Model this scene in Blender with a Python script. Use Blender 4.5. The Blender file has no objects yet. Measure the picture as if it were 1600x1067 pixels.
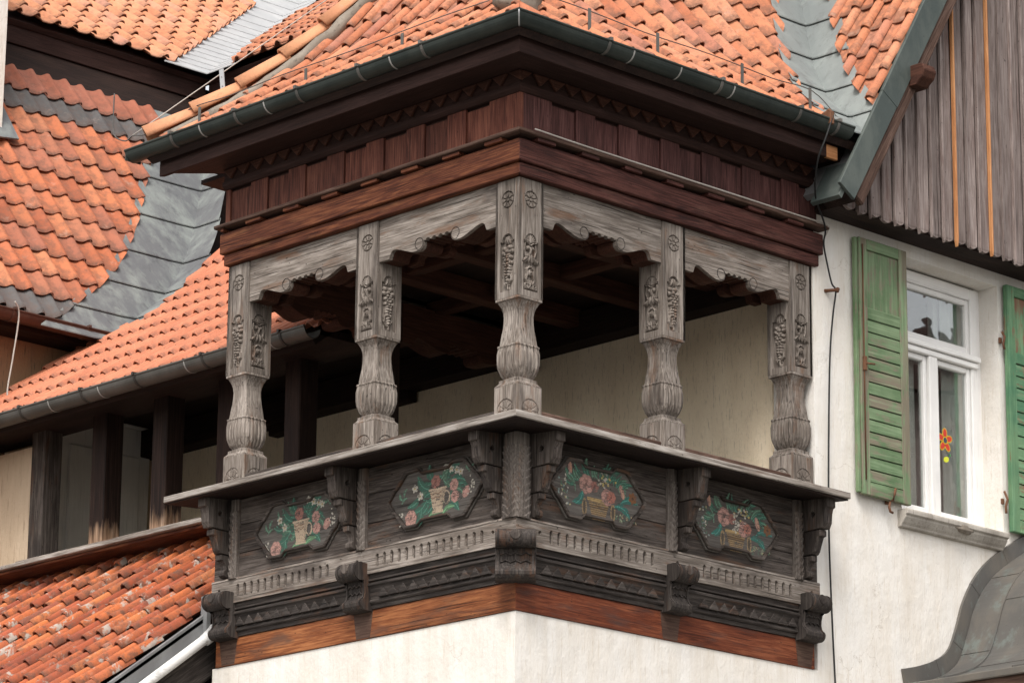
import bpy, bmesh, math, random
import numpy as np
from mathutils import Vector, Matrix
random.seed(7); RNG = np.random.default_rng(7)
sc = bpy.context.scene
COL = sc.collection
PI = math.pi

# ------------------------------------------------------------------ camera
YAW, PITCH, ROLL = math.radians(46.1831), math.radians(15.5735), math.radians(0.5608)
CAM = Vector((15.3763, -14.8047, 1.6))
def cam_basis():
    f = Vector((-math.sin(YAW)*math.cos(PITCH), math.cos(YAW)*math.cos(PITCH), math.sin(PITCH)))
    r = Vector((math.cos(YAW), math.sin(YAW), 0)); u = r.cross(f)
    r2 = r*math.cos(ROLL)+u*math.sin(ROLL); u2 = -r*math.sin(ROLL)+u*math.cos(ROLL)
    return r2, u2, f
r_, u_, f_ = cam_basis()
cd = bpy.data.cameras.new('camera'); cam = bpy.data.objects.new('camera', cd); COL.objects.link(cam)
M = Matrix.Identity(4)
for i in range(3):
    M[i][0] = r_[i]; M[i][1] = u_[i]; M[i][2] = -f_[i]; M[i][3] = CAM[i]
cam.matrix_world = M
cd.sensor_width = 36.0; cd.lens = 5644.3*36/1600; cd.clip_start = .5; cd.clip_end = 4000
sc.camera = cam

# ------------------------------------------------------------------ light
SUN_EL, SUN_AZ = math.radians(52), math.radians(-54)   # azimuth of the sun seen from the house, from +X counter-clockwise
w = bpy.data.worlds.new('World'); sc.world = w; w.use_nodes = True
nt = w.node_tree; bg = nt.nodes['Background']
sky = nt.nodes.new('ShaderNodeTexSky'); sky.sky_type = 'NISHITA'; sky.sun_disc = False
sky.sun_elevation = SUN_EL; sky.sun_rotation = PI/2-SUN_AZ
sky.air_density = 1.0; sky.dust_density = 3.0; sky.ozone_density = 1.0
hs = nt.nodes.new('ShaderNodeHueSaturation'); hs.inputs['Saturation'].default_value = .22
nt.links.new(sky.outputs[0], hs.inputs['Color'])
mxw = nt.nodes.new('ShaderNodeMix'); mxw.data_type = 'RGBA'; mxw.blend_type = 'MULTIPLY'; mxw.inputs[0].default_value = 1
mxw.inputs[7].default_value = (1.03, 1.0, .965, 1)
nt.links.new(hs.outputs[0], mxw.inputs[6]); nt.links.new(mxw.outputs[2], bg.inputs[0])
bg.inputs[1].default_value = .15
sd = bpy.data.lights.new('sun', 'SUN'); sun = bpy.data.objects.new('sun', sd); COL.objects.link(sun)
sd.energy = 1.35; sd.angle = math.radians(22); sd.color = (1, .965, .92)
sdir = Vector((math.cos(SUN_EL)*math.cos(SUN_AZ), math.cos(SUN_EL)*math.sin(SUN_AZ), math.sin(SUN_EL)))
sun.rotation_euler = sdir.to_track_quat('Z', 'Y').to_euler()
sun.location = sdir*60
vs = sc.view_settings
vs.view_transform = 'Standard'; vs.look = 'None'; vs.gamma = 1; vs.use_curve_mapping = False
vs.exposure = 0.88

# ------------------------------------------------------------------ object helpers
ORIG = {}
def worldmat(o): return ORIG.get(o.name, Matrix.Identity(4))
def setparent(o, p):
    if p is None: return
    o.parent = p
    o.matrix_parent_inverse = worldmat(p).inverted()
def empty(name, label, cat, loc, group=None):
    o = bpy.data.objects.new(name, None); COL.objects.link(o)
    o.empty_display_size = .2; o.location = loc
    o['label'] = label; o['category'] = cat
    if group: o['group'] = group
    ORIG[o.name] = Matrix.Translation(Vector(loc))
    return o
def tag(o, label, cat, group=None, kind=None):
    if label: o['label'] = label
    if cat: o['category'] = cat
    if group: o['group'] = group
    if kind: o['kind'] = kind
    return o
AX = {'x': (0, 1, 2), 'y': (1, 0, 2), 'z': (2, 0, 1)}
def grain_attr(me, ga):
    n = len(me.vertices); co = np.empty(n*3, np.float32); me.vertices.foreach_get('co', co); co = co.reshape(-1, 3)
    if n == 0: return
    if ga == 'a':
        e = co.max(0)-co.min(0); ga = 'xyz'[int(np.argmax(e))]
    if isinstance(ga, str): g = co[:, list(AX[ga])]
    else:
        a = Vector(ga).normalized(); b = a.orthogonal().normalized(); c = a.cross(b)
        g = np.stack([co@np.array(a), co@np.array(b), co@np.array(c)], 1)
    g = g+RNG.uniform(-20, 20, 3)
    at = me.attributes.new('grain', 'FLOAT_VECTOR', 'POINT'); at.data.foreach_set('vector', g.astype(np.float32).ravel())
def link(name, me, mat, parent=None, mw=None, label=None):
    o = bpy.data.objects.new(name, me); COL.objects.link(o)
    if mat and not me.materials: me.materials.append(mat)
    if mw is not None: o.matrix_world = mw; ORIG[o.name] = mw.copy()
    setparent(o, parent)
    if mw is not None: o.matrix_basis = mw
    if label: o['label'] = label
    return o
def bmobj(name, bm, mat, parent=None, ga='a', bev=0, smooth=False, mw=None, label=None, recalc=True):
    if recalc: bmesh.ops.recalc_face_normals(bm, faces=bm.faces)
    if bev:
        ed = [e for e in bm.edges if len(e.link_faces) == 2 and e.calc_face_angle(0) > .5]
        bmesh.ops.bevel(bm, geom=ed, offset=bev, segments=1, affect='EDGES', clamp_overlap=True, profile=.5)
    me = bpy.data.meshes.new(name); bm.to_mesh(me); bm.free()
    if smooth:
        for p in me.polygons: p.use_smooth = True
    grain_attr(me, ga)
    return link(name, me, mat, parent, mw, label)
def pyobj(name, v, f, mat, parent=None, ga='a', smooth=False, mw=None, label=None, mesh_only=False):
    me = bpy.data.meshes.new(name); me.from_pydata([tuple(p) for p in v], [], [tuple(q) for q in f]); me.update()
    if smooth: me.polygons.foreach_set('use_smooth', [True]*len(me.polygons))
    grain_attr(me, ga)
    if mesh_only:
        if mat: me.materials.append(mat)
        return me
    return link(name, me, mat, parent, mw, label)
def bbox(bm, lo, hi, T=None):
    vs_ = []
    for z in (lo[2], hi[2]):
        for y in (lo[1], hi[1]):
            for x in (lo[0], hi[0]):
                p = (x, y, z)
                vs_.append(bm.verts.new(T(*p) if T else p))
    for q in ((0, 1, 3, 2), (4, 6, 7, 5), (0, 4, 5, 1), (2, 3, 7, 6), (0, 2, 6, 4), (1, 5, 7, 3)):
        bm.faces.new([vs_[i] for i in q])
def box(name, lo, hi, mat, parent=None, bev=.004, ga='a', T=None, label=None):
    bm = bmesh.new(); bbox(bm, lo, hi, T); return bmobj(name, bm, mat, parent, ga, bev, label=label)
# faces of the balcony in (s, z, d): s along the face from the corner, d outwards
def TL(s, d, z): return (-s, -d, z)
def TR(s, d, z): return (d, s, z)
SIDES = (('L', TL, 'x'), ('R', TR, 'y'))
def prism(bm, poly, n0, n1, F):
    """poly [(a,b)], extruded n0..n1, F(a,b,n)->xyz"""
    lo = [bm.verts.new(F(a, b, n0)) for a, b in poly]; hi = [bm.verts.new(F(a, b, n1)) for a, b in poly]
    k = len(poly)
    bm.faces.new(lo); bm.faces.new(hi[::-1])
    for i in range(k): bm.faces.new((lo[i], lo[(i+1) % k], hi[(i+1) % k], hi[i]))
def prism_hole(bm, outer, holes, n0, n1, F):
    rings = []
    for n in (n0, n1):
        e_all = []; rr = []
        for lp in [outer]+holes:
            v = [bm.verts.new(F(a, b, n)) for a, b in lp]; rr.append(v)
            e_all += [bm.edges.new((v[i], v[(i+1) % len(v)])) for i in range(len(v))]
        bmesh.ops.triangle_fill(bm, use_beauty=True, use_dissolve=False, edges=e_all)
        rings.append(rr)
    for a, b in zip(*rings):
        for i in range(len(a)): bm.faces.new((a[i], a[(i+1) % len(a)], b[(i+1) % len(a)], b[i]))
def mould(name, T, prof, s1, mat, parent, s0=None, endmitre=False, bev=0, ga='a', smooth=False):
    """closed profile [(d,z)] run along a face, mitred at the corner (s=-d) unless s0 is given"""
    bm = bmesh.new()
    A = [bm.verts.new(T(-d if s0 is None else s0, d, z)) for d, z in prof]
    B = [bm.verts.new(T(s1+d if endmitre else s1, d, z)) for d, z in prof]
    k = len(prof); bm.faces.new(A); bm.faces.new(B[::-1])
    for i in range(k): bm.faces.new((A[i], A[(i+1) % k], B[(i+1) % k], B[i]))
    return bmobj(name, bm, mat, parent, ga, bev, smooth)
def tube(name, pts, r, mat, parent=None, n=6, closed=False, label=None):
    pts = [Vector(p) for p in pts]; v = []; f = []
    for i, p in enumerate(pts):
        a = pts[max(i-1, 0)]; b = pts[min(i+1, len(pts)-1)]
        if closed: a = pts[i-1]; b = pts[(i+1) % len(pts)]
        t = (b-a).normalized(); x = t.cross(Vector((.31, .27, .91))).normalized(); y = t.cross(x)
        for k in range(n): v.append(p+(x*math.cos(2*PI*k/n)+y*math.sin(2*PI*k/n))*r)
    m = len(pts)
    for i in range(m if closed else m-1):
        for k in range(n):
            j = (i+1) % m
            f.append((i*n+k, i*n+(k+1) % n, j*n+(k+1) % n, j*n+k))
    if not closed: f.append(tuple(range(n))[::-1]); f.append(tuple((m-1)*n+k for k in range(n)))
    return pyobj(name, v, f, mat, parent, smooth=True, label=label)
def heightfield(us, vs_, H, F, skirt=.01):
    """grid of heights H[v,u]; F(u,v,h)->xyz ; returns verts, faces with a skirt"""
    nu, nv = len(us), len(vs_); v = []; f = []
    for j in range(nv):
        for i in range(nu): v.append(F(us[i], vs_[j], H[j, i]))
    for j in range(nv-1):
        for i in range(nu-1):
            a = j*nu+i; f.append((a, a+1, a+nu+1, a+nu))
    ring = [i for i in range(nu)]+[j*nu+nu-1 for j in range(1, nv)]+[(nv-1)*nu+i for i in range(nu-2, -1, -1)]+[j*nu for j in range(nv-2, 0, -1)]
    base = len(v)
    for q in ring:
        j, i = divmod(q, nu); v.append(F(us[i], vs_[j], -skirt))
    m = len(ring)
    for k in range(m): f.append((ring[k], base+k, base+(k+1) % m, ring[(k+1) % m]))
    return v, f

# ------------------------------------------------------------------ materials
def new_mat(name, rough=.8):
    m = bpy.data.materials.new(name); m.use_nodes = True; t = m.node_tree
    b = t.nodes['Principled BSDF']; b.inputs['Roughness'].default_value = rough; b.inputs['Specular IOR Level'].default_value = .22
    return m, t, b
def nd(t, typ, **kw):
    n = t.nodes.new('ShaderNode'+typ)
    for k, v in kw.items():
        if k.startswith('i_'): n.inputs[k[2:]].default_value = v
        elif k.startswith('n_'): n.inputs[int(k[2:])].default_value = v
        else: setattr(n, k, v)
    return n
def ramp(t, fac, stops, interp='LINEAR'):
    n = t.nodes.new('ShaderNodeValToRGB'); n.color_ramp.interpolation = interp
    cr = n.color_ramp
    while len(cr.elements) < len(stops): cr.elements.new(.5)
    for e, (p, c) in zip(cr.elements, stops):
        e.position = p; e.color = (*c, 1) if len(c) == 3 else c
    t.links.new(fac, n.inputs[0]); return n.outputs[0]
def g(v): return (v, v, v)
def mix(t, fac, a, b, mode='MIX'):
    n = t.nodes.new('ShaderNodeMix'); n.data_type = 'RGBA'; n.blend_type = mode
    for s, i in ((fac, 0), (a, 6), (b, 7)):
        if hasattr(s, 'links'): t.links.new(s, n.inputs[i])
        elif i == 0: n.inputs[0].default_value = s
        else: n.inputs[i].default_value = (*s, 1)
    return n.outputs[2]
def mth(t, op, a, b=0.):
    n = t.nodes.new('ShaderNodeMath'); n.operation = op
    for s, i in ((a, 0), (b, 1)):
        if hasattr(s, 'links'): t.links.new(s, n.inputs[i])
        else: n.inputs[i].default_value = s
    return n.outputs[0]
def vmul(t, v, s, add=None):
    n = t.nodes.new('ShaderNodeVectorMath'); n.operation = 'MULTIPLY'; t.links.new(v, n.inputs[0]); n.inputs[1].default_value = s
    return n.outputs[0]
def noise(t, vec, scale, detail=4, rough=.55, dist=0, out=0):
    n = t.nodes.new('ShaderNodeTexNoise'); n.inputs['Scale'].default_value = scale; n.inputs['Detail'].default_value = detail
    n.inputs['Roughness'].default_value = rough; n.inputs['Distortion'].default_value = dist
    t.links.new(vec, n.inputs['Vector']); return n.outputs[out]
def bump(t, b, h, dist, strength=1.):
    n = t.nodes.new('ShaderNodeBump'); n.inputs['Strength'].default_value = strength; n.inputs['Distance'].default_value = dist
    t.links.new(h, n.inputs['Height']); t.links.new(n.outputs[0], b.inputs['Normal'])
def rnd(t): return t.nodes.new('ShaderNodeObjectInfo').outputs['Random']
def geo_pos(t): return t.nodes.new('ShaderNodeNewGeometry').outputs['Position']
def objco(t): return t.nodes.new('ShaderNodeTexCoord').outputs['Object']
def vadd(t, a, b):
    n = t.nodes.new('ShaderNodeVectorMath'); n.operation = 'ADD'; t.links.new(a, n.inputs[0]); t.links.new(b, n.inputs[1]); return n.outputs[0]
def grainv(t):
    a = t.nodes.new('ShaderNodeAttribute'); a.attribute_name = 'grain'
    s = mth(t, 'MULTIPLY', rnd(t), 61.7)
    c = t.nodes.new('ShaderNodeCombineXYZ')
    for i in range(3): t.links.new(s, c.inputs[i])
    return vadd(t, a.outputs['Vector'], c.outputs[0]), a.outputs['Vector']
def wood(name, dark, mid, light, rough=.8, crack=.6, stain=None, stain_amt=.5, val=.25, bumpd=.004, ring=.35, patch=None, patch_lo=.55):
    m, t, b = new_mat(name, rough)
    v, v0 = grainv(t)
    fib = noise(t, vmul(t, v, (3.6, 85, 85)), 1, 6, .72)
    fine = noise(t, vmul(t, v, (9, 260, 260)), 1, 3, .6)
    big = noise(t, vmul(t, v, (1.9, 8, 8)), 1, 5, .65)
    warp = noise(t, vmul(t, v, (.32, 5.5, 5.5)), 1, 3, .5)
    ringv = mth(t, 'SINE', mth(t, 'MULTIPLY', warp, 170.))
    rr = mth(t, 'MULTIPLY', mth(t, 'MULTIPLY', ringv, noise(t, vmul(t, v, (.8, 6, 6)), 1, 2)), .12*ring)
    s = mth(t, 'ADD', mth(t, 'MULTIPLY', fib, .5), mth(t, 'MULTIPLY', big, .35))
    s = mth(t, 'ADD', mth(t, 'ADD', s, mth(t, 'MULTIPLY', fine, .15)), rr)
    c = ramp(t, s, [(.34, dark), (.48, mid), (.62, light)])
    if stain:
        sm = noise(t, vmul(t, v, (1.5, 9, 9)), 1.3, 5, .65)
        mask = ramp(t, sm, [(.56, g(0)), (.68, g(1))])
        c = mix(t, mth(t, 'MULTIPLY', mask, stain_amt), c, stain)
    if patch:
        pm = noise(t, vmul(t, v, (.9, 3.2, 3.2)), 1.6, 4, .62)
        c = mix(t, mth(t, 'MULTIPLY', ramp(t, pm, [(patch_lo, g(0)), (patch_lo+.10, g(1))]), .75), c, patch)
    ck = noise(t, vmul(t, v, (1.6, 95, 95)), 1, 2, .5)
    ckm = ramp(t, ck, [(.30, g(1)), (.37, g(0))])
    kn = noise(t, vmul(t, v, (30, 60, 60)), 1, 1, .5)
    pit = ramp(t, kn, [(.22, g(1)), (.28, g(0))])
    c = mix(t, mth(t, 'MULTIPLY', mth(t, 'MAXIMUM', ckm, pit), crack), c, tuple(x*.28 for x in dark))
    vv = mth(t, 'ADD', mth(t, 'MULTIPLY', rnd(t), val), 1-val/2)
    hs_ = nd(t, 'HueSaturation'); t.links.new(vv, hs_.inputs['Value']); t.links.new(c, hs_.inputs['Color'])
    t.links.new(hs_.outputs[0], b.inputs['Base Color'])
    h = mth(t, 'SUBTRACT', mth(t, 'ADD', mth(t, 'MULTIPLY', fib, .6), mth(t, 'MULTIPLY', fine, .25)), mth(t, 'MULTIPLY', ckm, crack))
    bump(t, b, h, bumpd, .75)
    return m
def _oak(*a, **k): return wood(*a, **k)
OAK = _oak('weathered_oak', (.048, .037, .030), (.160, .134, .114), (.350, .308, .272), .85, .75, stain=(.16, .085, .05), stain_amt=.7, val=.28, patch=(.062, .050, .044), patch_lo=.56)
OAKD = wood('dark_weathered_oak', (.020, .0155, .0135), (.060, .048, .041), (.150, .127, .112), .82, .7, stain=(.13, .06, .03), stain_amt=.6, val=.3, patch=(.026, .021, .019), patch_lo=.54)
OAKM = wood('brown_grey_oak', (.034, .027, .023), (.105, .087, .075), (.235, .205, .182), .82, .7, stain=(.13, .065, .035), stain_amt=.5, val=.25)
OAKP = wood('green_grey_painted_oak', (.042, .037, .033), (.094, .083, .074), (.16, .145, .13), .8, .8, val=.1)
OAKG = wood('sooty_oak_moulding', (.011, .0085, .0075), (.032, .026, .023), (.085, .072, .064), .75, .6, stain=(.11, .055, .032), stain_amt=.55, val=.2)
BRN = wood('red_brown_stained_beam', (.026, .006, .003), (.085, .023, .010), (.19, .066, .028), .65, .5, stain=(.26, .12, .05), stain_amt=.35, val=.12, ring=.8)
BRNR = wood('red_brown_stained_beam_shaded', (.018, .005, .004), (.048, .014, .010), (.105, .038, .029), .65, .5, stain=(.16, .08, .06), stain_amt=.35, val=.1, ring=.8)  # right-face copy of the beam, its weaker light put into the colour
BRNP = wood('red_brown_stained_planks', (.030, .008, .005), (.088, .026, .016), (.175, .064, .04), .7, .5, val=.5, ring=.6)
BRNPR = wood('red_brown_stained_planks_shaded', (.024, .009, .008), (.062, .022, .019), (.122, .052, .046), .7, .5, val=.45, ring=.6)  # right-face frieze planks, darkened as the shaded side
BRND = wood('dark_brown_eaves', (.013, .005, .004), (.026, .011, .008), (.045, .021, .017), .75, .4, val=.2)
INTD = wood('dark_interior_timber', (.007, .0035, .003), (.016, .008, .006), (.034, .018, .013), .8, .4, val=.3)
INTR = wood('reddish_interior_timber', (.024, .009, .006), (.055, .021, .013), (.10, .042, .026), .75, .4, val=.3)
ORW = wood('varnished_orange_plank', (.042, .012, .005), (.165, .050, .017), (.34, .132, .050), .65, .6, ring=.35, val=.25, patch=(.09, .05, .034), patch_lo=.57, stain=(.09, .045, .03), stain_amt=.6)
ORWD = wood('sooty_varnished_plank', (.028, .014, .010), (.062, .034, .024), (.115, .072, .052), .7, .5, ring=.3, val=.2)
ORWR = wood('varnished_orange_plank_shaded', (.035, .008, .004), (.115, .028, .011), (.215, .068, .03), .65, .6, ring=.35, val=.2, patch=(.055, .03, .024), patch_lo=.57, stain=(.06, .035, .028), stain_amt=.6)  # right-face copy of the orange plank, shade mixed into its colour
GBRD = wood('weathered_gable_boards', (.080, .058, .051), (.175, .138, .126), (.29, .245, .228), .85, .7, val=.5, stain=(.11, .062, .05), stain_amt=.5)
GBAT = wood('new_orange_batten', (.28, .11, .04), (.46, .2, .08), (.58, .3, .14), .6, .3, val=.15)
SILLW = wood('pale_weathered_board', (.075, .058, .048), (.22, .19, .165), (.43, .395, .36), .85, .7, val=.15, stain=(.16, .09, .055), stain_amt=.5)
BARGE = wood('brown_bargeboard', (.028, .014, .010), (.078, .044, .032), (.16, .10, .078), .8, .6, val=.2)

def bleached_post():
    m, t, b = new_mat('dark_post_with_bleached_foot', .7)
    v, v0 = grainv(t)
    fib = noise(t, vmul(t, v, (2.2, 75, 75)), 1, 5, .65)
    c = ramp(t, fib, [(.3, (.006, .003, .0025)), (.5, (.017, .0085, .006)), (.68, (.04, .022, .016))])
    c2 = ramp(t, fib, [(.3, (.13, .07, .04)), (.5, (.30, .185, .115)), (.7, (.45, .33, .24))])
    z = nd(t, 'SeparateXYZ'); t.links.new(geo_pos(t), z.inputs[0])
    k = mth(t, 'ADD', mth(t, 'SUBTRACT', 7.50, z.outputs[2]), mth(t, 'MULTIPLY', mth(t, 'SUBTRACT', noise(t, vmul(t, v, (4, 30, 30)), 1, 4, .6), .5), .38))
    t.links.new(mix(t, ramp(t, k, [(-.0, g(0)), (.14, g(1))]), c, c2), b.inputs['Base Color'])
    bump(t, b, fib, .004, .7)
    return m
POSTB = bleached_post()

def stucco(name, base, streak, amt, fine=(.55, .5, .42), rough=.9, vs=(60, 60, 5), drips=False):
    m, t, b = new_mat(name, rough); p = geo_pos(t)
    st = noise(t, vmul(t, p, (5, 5, 1.1)), 1, 6, .65)
    bl = noise(t, p, .8, 5, .6)
    vein = noise(t, vmul(t, p, vs), 1, 4, .65)
    k = mth(t, 'ADD', mth(t, 'MULTIPLY', st, .6), mth(t, 'MULTIPLY', bl, .4))
    c = mix(t, mth(t, 'MULTIPLY', ramp(t, k, [(.42, g(0)), (.64, g(1))]), amt), base, streak)
    c = mix(t, mth(t, 'MULTIPLY', ramp(t, vein, [(.565, g(0)), (.68, g(1))]), amt*.75), c, fine)
    sp = noise(t, p, 55, 2, .5)
    c = mix(t, mth(t, 'MULTIPLY', ramp(t, sp, [(.70, g(0)), (.76, g(1))]), .35), c, tuple(x*.5 for x in streak))
    if drips:      # run-off stains below the plank and below the sill, hairline cracks
        xyz = nd(t, 'SeparateXYZ'); t.links.new(p, xyz.inputs[0])
        dn = noise(t, vmul(t, p, (9, 9, .35)), 1, 4, .6)
        d1 = nd(t, 'MapRange', n_1=5.25, n_2=5.88); t.links.new(xyz.outputs[2], d1.inputs[0])
        d2 = nd(t, 'MapRange', n_1=6.35, n_2=6.98); t.links.new(xyz.outputs[2], d2.inputs[0])
        iny = mth(t, 'MULTIPLY', mth(t, 'GREATER_THAN', xyz.outputs[1], 3.55), mth(t, 'LESS_THAN', xyz.outputs[2], 6.99))
        lowz = mth(t, 'LESS_THAN', xyz.outputs[2], 5.885)
        dd = mth(t, 'MAXIMUM', mth(t, 'MULTIPLY', d1.outputs[0], lowz), mth(t, 'MULTIPLY', d2.outputs[0], iny))
        c = mix(t, mth(t, 'MULTIPLY', mth(t, 'MULTIPLY', dd, ramp(t, dn, [(.46, g(0)), (.70, g(1))])), .34), c, (.45, .38, .29))
        vor = nd(t, 'TexVoronoi', feature='DISTANCE_TO_EDGE'); vor.inputs['Scale'].default_value = 1.3
        wv_ = nd(t, 'VectorMath', operation='ADD'); t.links.new(p, wv_.inputs[0]); t.links.new(vmul(t, noise(t, p, 3.5, 5, .6, out=1), (.5, .5, .5)), wv_.inputs[1]); t.links.new(wv_.outputs[0], vor.inputs['Vector'])
        ckm = mth(t, 'MULTIPLY', ramp(t, vor.outputs['Distance'], [(.0, g(1)), (.006, g(0))]), ramp(t, noise(t, p, 1.1, 3), [(.5, g(0)), (.6, g(1))]))
        c = mix(t, mth(t, 'MULTIPLY', ckm, .5), c, (.36, .31, .25))
    t.links.new(c, b.inputs['Base Color'])
    h = mth(t, 'ADD', mth(t, 'MULTIPLY', noise(t, vmul(t, p, (60, 60, 26)), 1, 4, .6), .6), mth(t, 'MULTIPLY', noise(t, p, 5, 4), 2.2))
    bump(t, b, h, .009, .6)
    return m
WHITE = stucco('cream_white_stucco', (.725, .70, .66), (.60, .535, .45), .65, fine=(.53, .455, .365), drips=True)
OCHRE = stucco('ochre_loggia_plaster', (.87, .74, .555), (.70, .56, .385), .6, fine=(.30, .225, .14), vs=(95, 95, 12))
WINGP = stucco('stained_orange_plaster', (.40, .225, .12), (.25, .17, .11), .9, fine=(.06, .055, .045))
GALP = stucco('beige_gallery_plaster', (.56, .44, .32), (.42, .32, .22), .8, fine=(.3, .22, .15))
MORT = stucco('grey_mortar', (.27, .235, .195), (.15, .125, .10), .95, fine=(.10, .085, .07), vs=(30, 30, 30))
STONE = stucco('weathered_sill_stone', (.47, .435, .385), (.24, .215, .185), .9, fine=(.15, .13, .11))

def tilemat(name, cols, lichen=0., dirt=.5, rough=.82):
    m, t, b = new_mat(name, rough); b.inputs['Specular IOR Level'].default_value = .25
    r = rnd(t); p = geo_pos(t); pa = nd(t, 'Attribute', attribute_name='pan').outputs['Fac']
    tu = nd(t, 'Attribute', attribute_name='lip').outputs['Fac']
    k = len(cols)
    c = ramp(t, r, [(i/(k-1), cc) for i, cc in enumerate(cols)])
    pv = noise(t, p, 3.2, 6, .65)
    c = mix(t, ramp(t, pv, [(.38, g(0)), (.70, g(.55))]), c, tuple(min(1, x*1.3+.02) for x in cols[len(cols)//2]))
    fl = noise(t, p, 13, 6, .72)
    # weathering: brown bloom; the extra in pan and tail also paints crevice shade
    w_ = mth(t, 'ADD', fl, mth(t, 'ADD', mth(t, 'MULTIPLY', mth(t, 'SUBTRACT', pa, .5), .10), mth(t, 'MULTIPLY', tu, .12)))
    c = mix(t, mth(t, 'MULTIPLY', ramp(t, w_, [(.50, g(0)), (.68, g(1))]), dirt*1.1), c, (.125, .070, .050))
    rim = mth(t, 'MULTIPLY', ramp(t, tu, [(.80, g(0)), (.97, g(1))]), ramp(t, noise(t, p, 40, 4, .65), [(.35, g(0)), (.55, g(1))]))
    c = mix(t, mth(t, 'MULTIPLY', rim, .55), c, (.07, .045, .034))  # dark tail edge: dirt and the shadow of the lap painted together
    sm = noise(t, p, 80, 3, .6)
    c = mix(t, mth(t, 'MULTIPLY', ramp(t, sm, [(.62, g(0)), (.70, g(1))]), dirt*.8), c, (.09, .062, .048))
    pl = noise(t, p, 7, 6, .7)
    c = mix(t, mth(t, 'MULTIPLY', ramp(t, pl, [(.60, g(0)), (.68, g(1))]), dirt*.5), c, (.46, .34, .27))
    if lichen:
        db = noise(t, p, 24, 5, .7)
        c = mix(t, mth(t, 'MULTIPLY', mth(t, 'MULTIPLY', ramp(t, db, [(.40, g(0)), (.54, g(1))]), pa), .9), c, (.075, .058, .040))
        l = mth(t, 'ADD', noise(t, p, 4.2, 8, .75, .5), mth(t, 'MULTIPLY', mth(t, 'SUBTRACT', pa, .5), .07))
        c = mix(t, mth(t, 'MULTIPLY', ramp(t, l, [(.54, g(0)), (.575, g(1))]), .9), c, (.40, .365, .32))
        l2 = noise(t, p, 1.6, 5, .7)
        c = mix(t, mth(t, 'MULTIPLY', ramp(t, l2, [(.50, g(0)), (.62, g(1))]), .4), c, (.15, .05, .032))
    t.links.new(c, b.inputs['Base Color'])
    bump(t, b, mth(t, 'ADD', fl, sm), .004, .6)
    return m
T_MID = tilemat('orange_clay_tile', [(.26, .075, .036), (.41, .125, .055), (.47, .16, .072), (.34, .10, .046), (.51, .20, .098), (.27, .105, .07), (.44, .135, .058)], dirt=.5)
T_PALE = tilemat('pale_clay_tile', [(.44, .175, .09), (.54, .245, .13), (.49, .195, .10), (.56, .265, .15), (.44, .215, .15)], dirt=.35)
T_BALC = tilemat('salmon_clay_tile', [(.35, .115, .056), (.47, .185, .095), (.51, .215, .115), (.40, .14, .07), (.54, .245, .14), (.30, .125, .09)], dirt=.55)
T_NEW = tilemat('new_clay_tile', [(.40, .135, .07), (.46, .16, .085), (.49, .18, .098)], dirt=.2, rough=.6)
T_OLD = tilemat('old_lichened_tile', [(.24, .055, .028), (.46, .125, .04), (.52, .155, .05), (.33, .075, .036), (.55, .19, .066), (.15, .052, .042)], lichen=.75, dirt=.75)
T_RED = tilemat('dull_red_tile', [(.24, .08, .048), (.30, .10, .058), (.26, .10, .068)], dirt=.4)
T_SLATE = tilemat('blackened_tile', [(.055, .052, .052), (.10, .095, .093), (.075, .07, .07)], dirt=.3)
T_RIDGE = tilemat('pale_ridge_tile', [(.46, .205, .10), (.53, .255, .135), (.49, .22, .115), (.54, .27, .155)], dirt=.35)

def metal(name, base, pat, amt, rough=.45, met=.35, pat2=None, sc_=3., stretch=(1, 1, .5)):
    m, t, b = new_mat(name, rough); b.inputs['Metallic'].default_value = met
    p = geo_pos(t); n = noise(t, vmul(t, p, stretch), sc_, 8, .7, .15)
    c = mix(t, mth(t, 'MULTIPLY', ramp(t, n, [(.44, g(0)), (.62, g(1))]), amt), base, pat)
    if pat2:
        n2 = noise(t, vmul(t, p, stretch), sc_*2.9, 7, .72, .1)
        c = mix(t, mth(t, 'MULTIPLY', ramp(t, n2, [(.55, g(0)), (.66, g(1))]), amt), c, pat2)
    sp = noise(t, p, 60, 2)
    c = mix(t, mth(t, 'MULTIPLY', ramp(t, sp, [(.66, g(0)), (.73, g(1))]), .3), c, tuple(x*.4 for x in base))
    t.links.new(c, b.inputs['Base Color'])
    t.links.new(ramp(t, n, [(.3, g(rough-.1)), (.7, g(rough+.2))]), b.inputs['Roughness'])
    bump(t, b, noise(t, p, 5, 3), .006, .35)
    return m
GUT = metal('dark_green_gutter', (.032, .040, .036), (.066, .075, .066), .6, .45, .25)
GUTG = metal('grey_gutter', (.10, .095, .085), (.17, .16, .145), .6, .45, .35)
GUTC = metal('brown_copper_gutter', (.085, .045, .035), (.14, .085, .065), .6, .4, .4)
STRAP = metal('gutter_strap', (.12, .115, .105), (.22, .2, .18), .6, .5, .5)
VAL1 = metal('patina_valley_metal', (.215, .235, .23), (.31, .34, .32), .55, .55, .2, pat2=(.13, .13, .13), sc_=1.4, stretch=(2.2, 2.2, .7))
VAL2 = metal('streaked_valley_metal', (.145, .15, .155), (.30, .33, .305), .6, .55, .2, pat2=(.09, .09, .095), sc_=1.5, stretch=(2.6, 2.6, .5))
VAL3 = metal('bright_valley_metal', (.36, .365, .37), (.46, .46, .46), .6, .6, .05)
FLASH = metal('verge_flashing', (.060, .074, .069), (.115, .13, .118), .7, .5, .2)
BELL = metal('weathered_copper_roof', (.115, .11, .103), (.175, .155, .13), .7, .5, .3, pat2=(.17, .20, .185), sc_=2.4)
LEAD = metal('grey_lead_flashing', (.17, .17, .172), (.26, .265, .265), .7, .55, .25)
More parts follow.
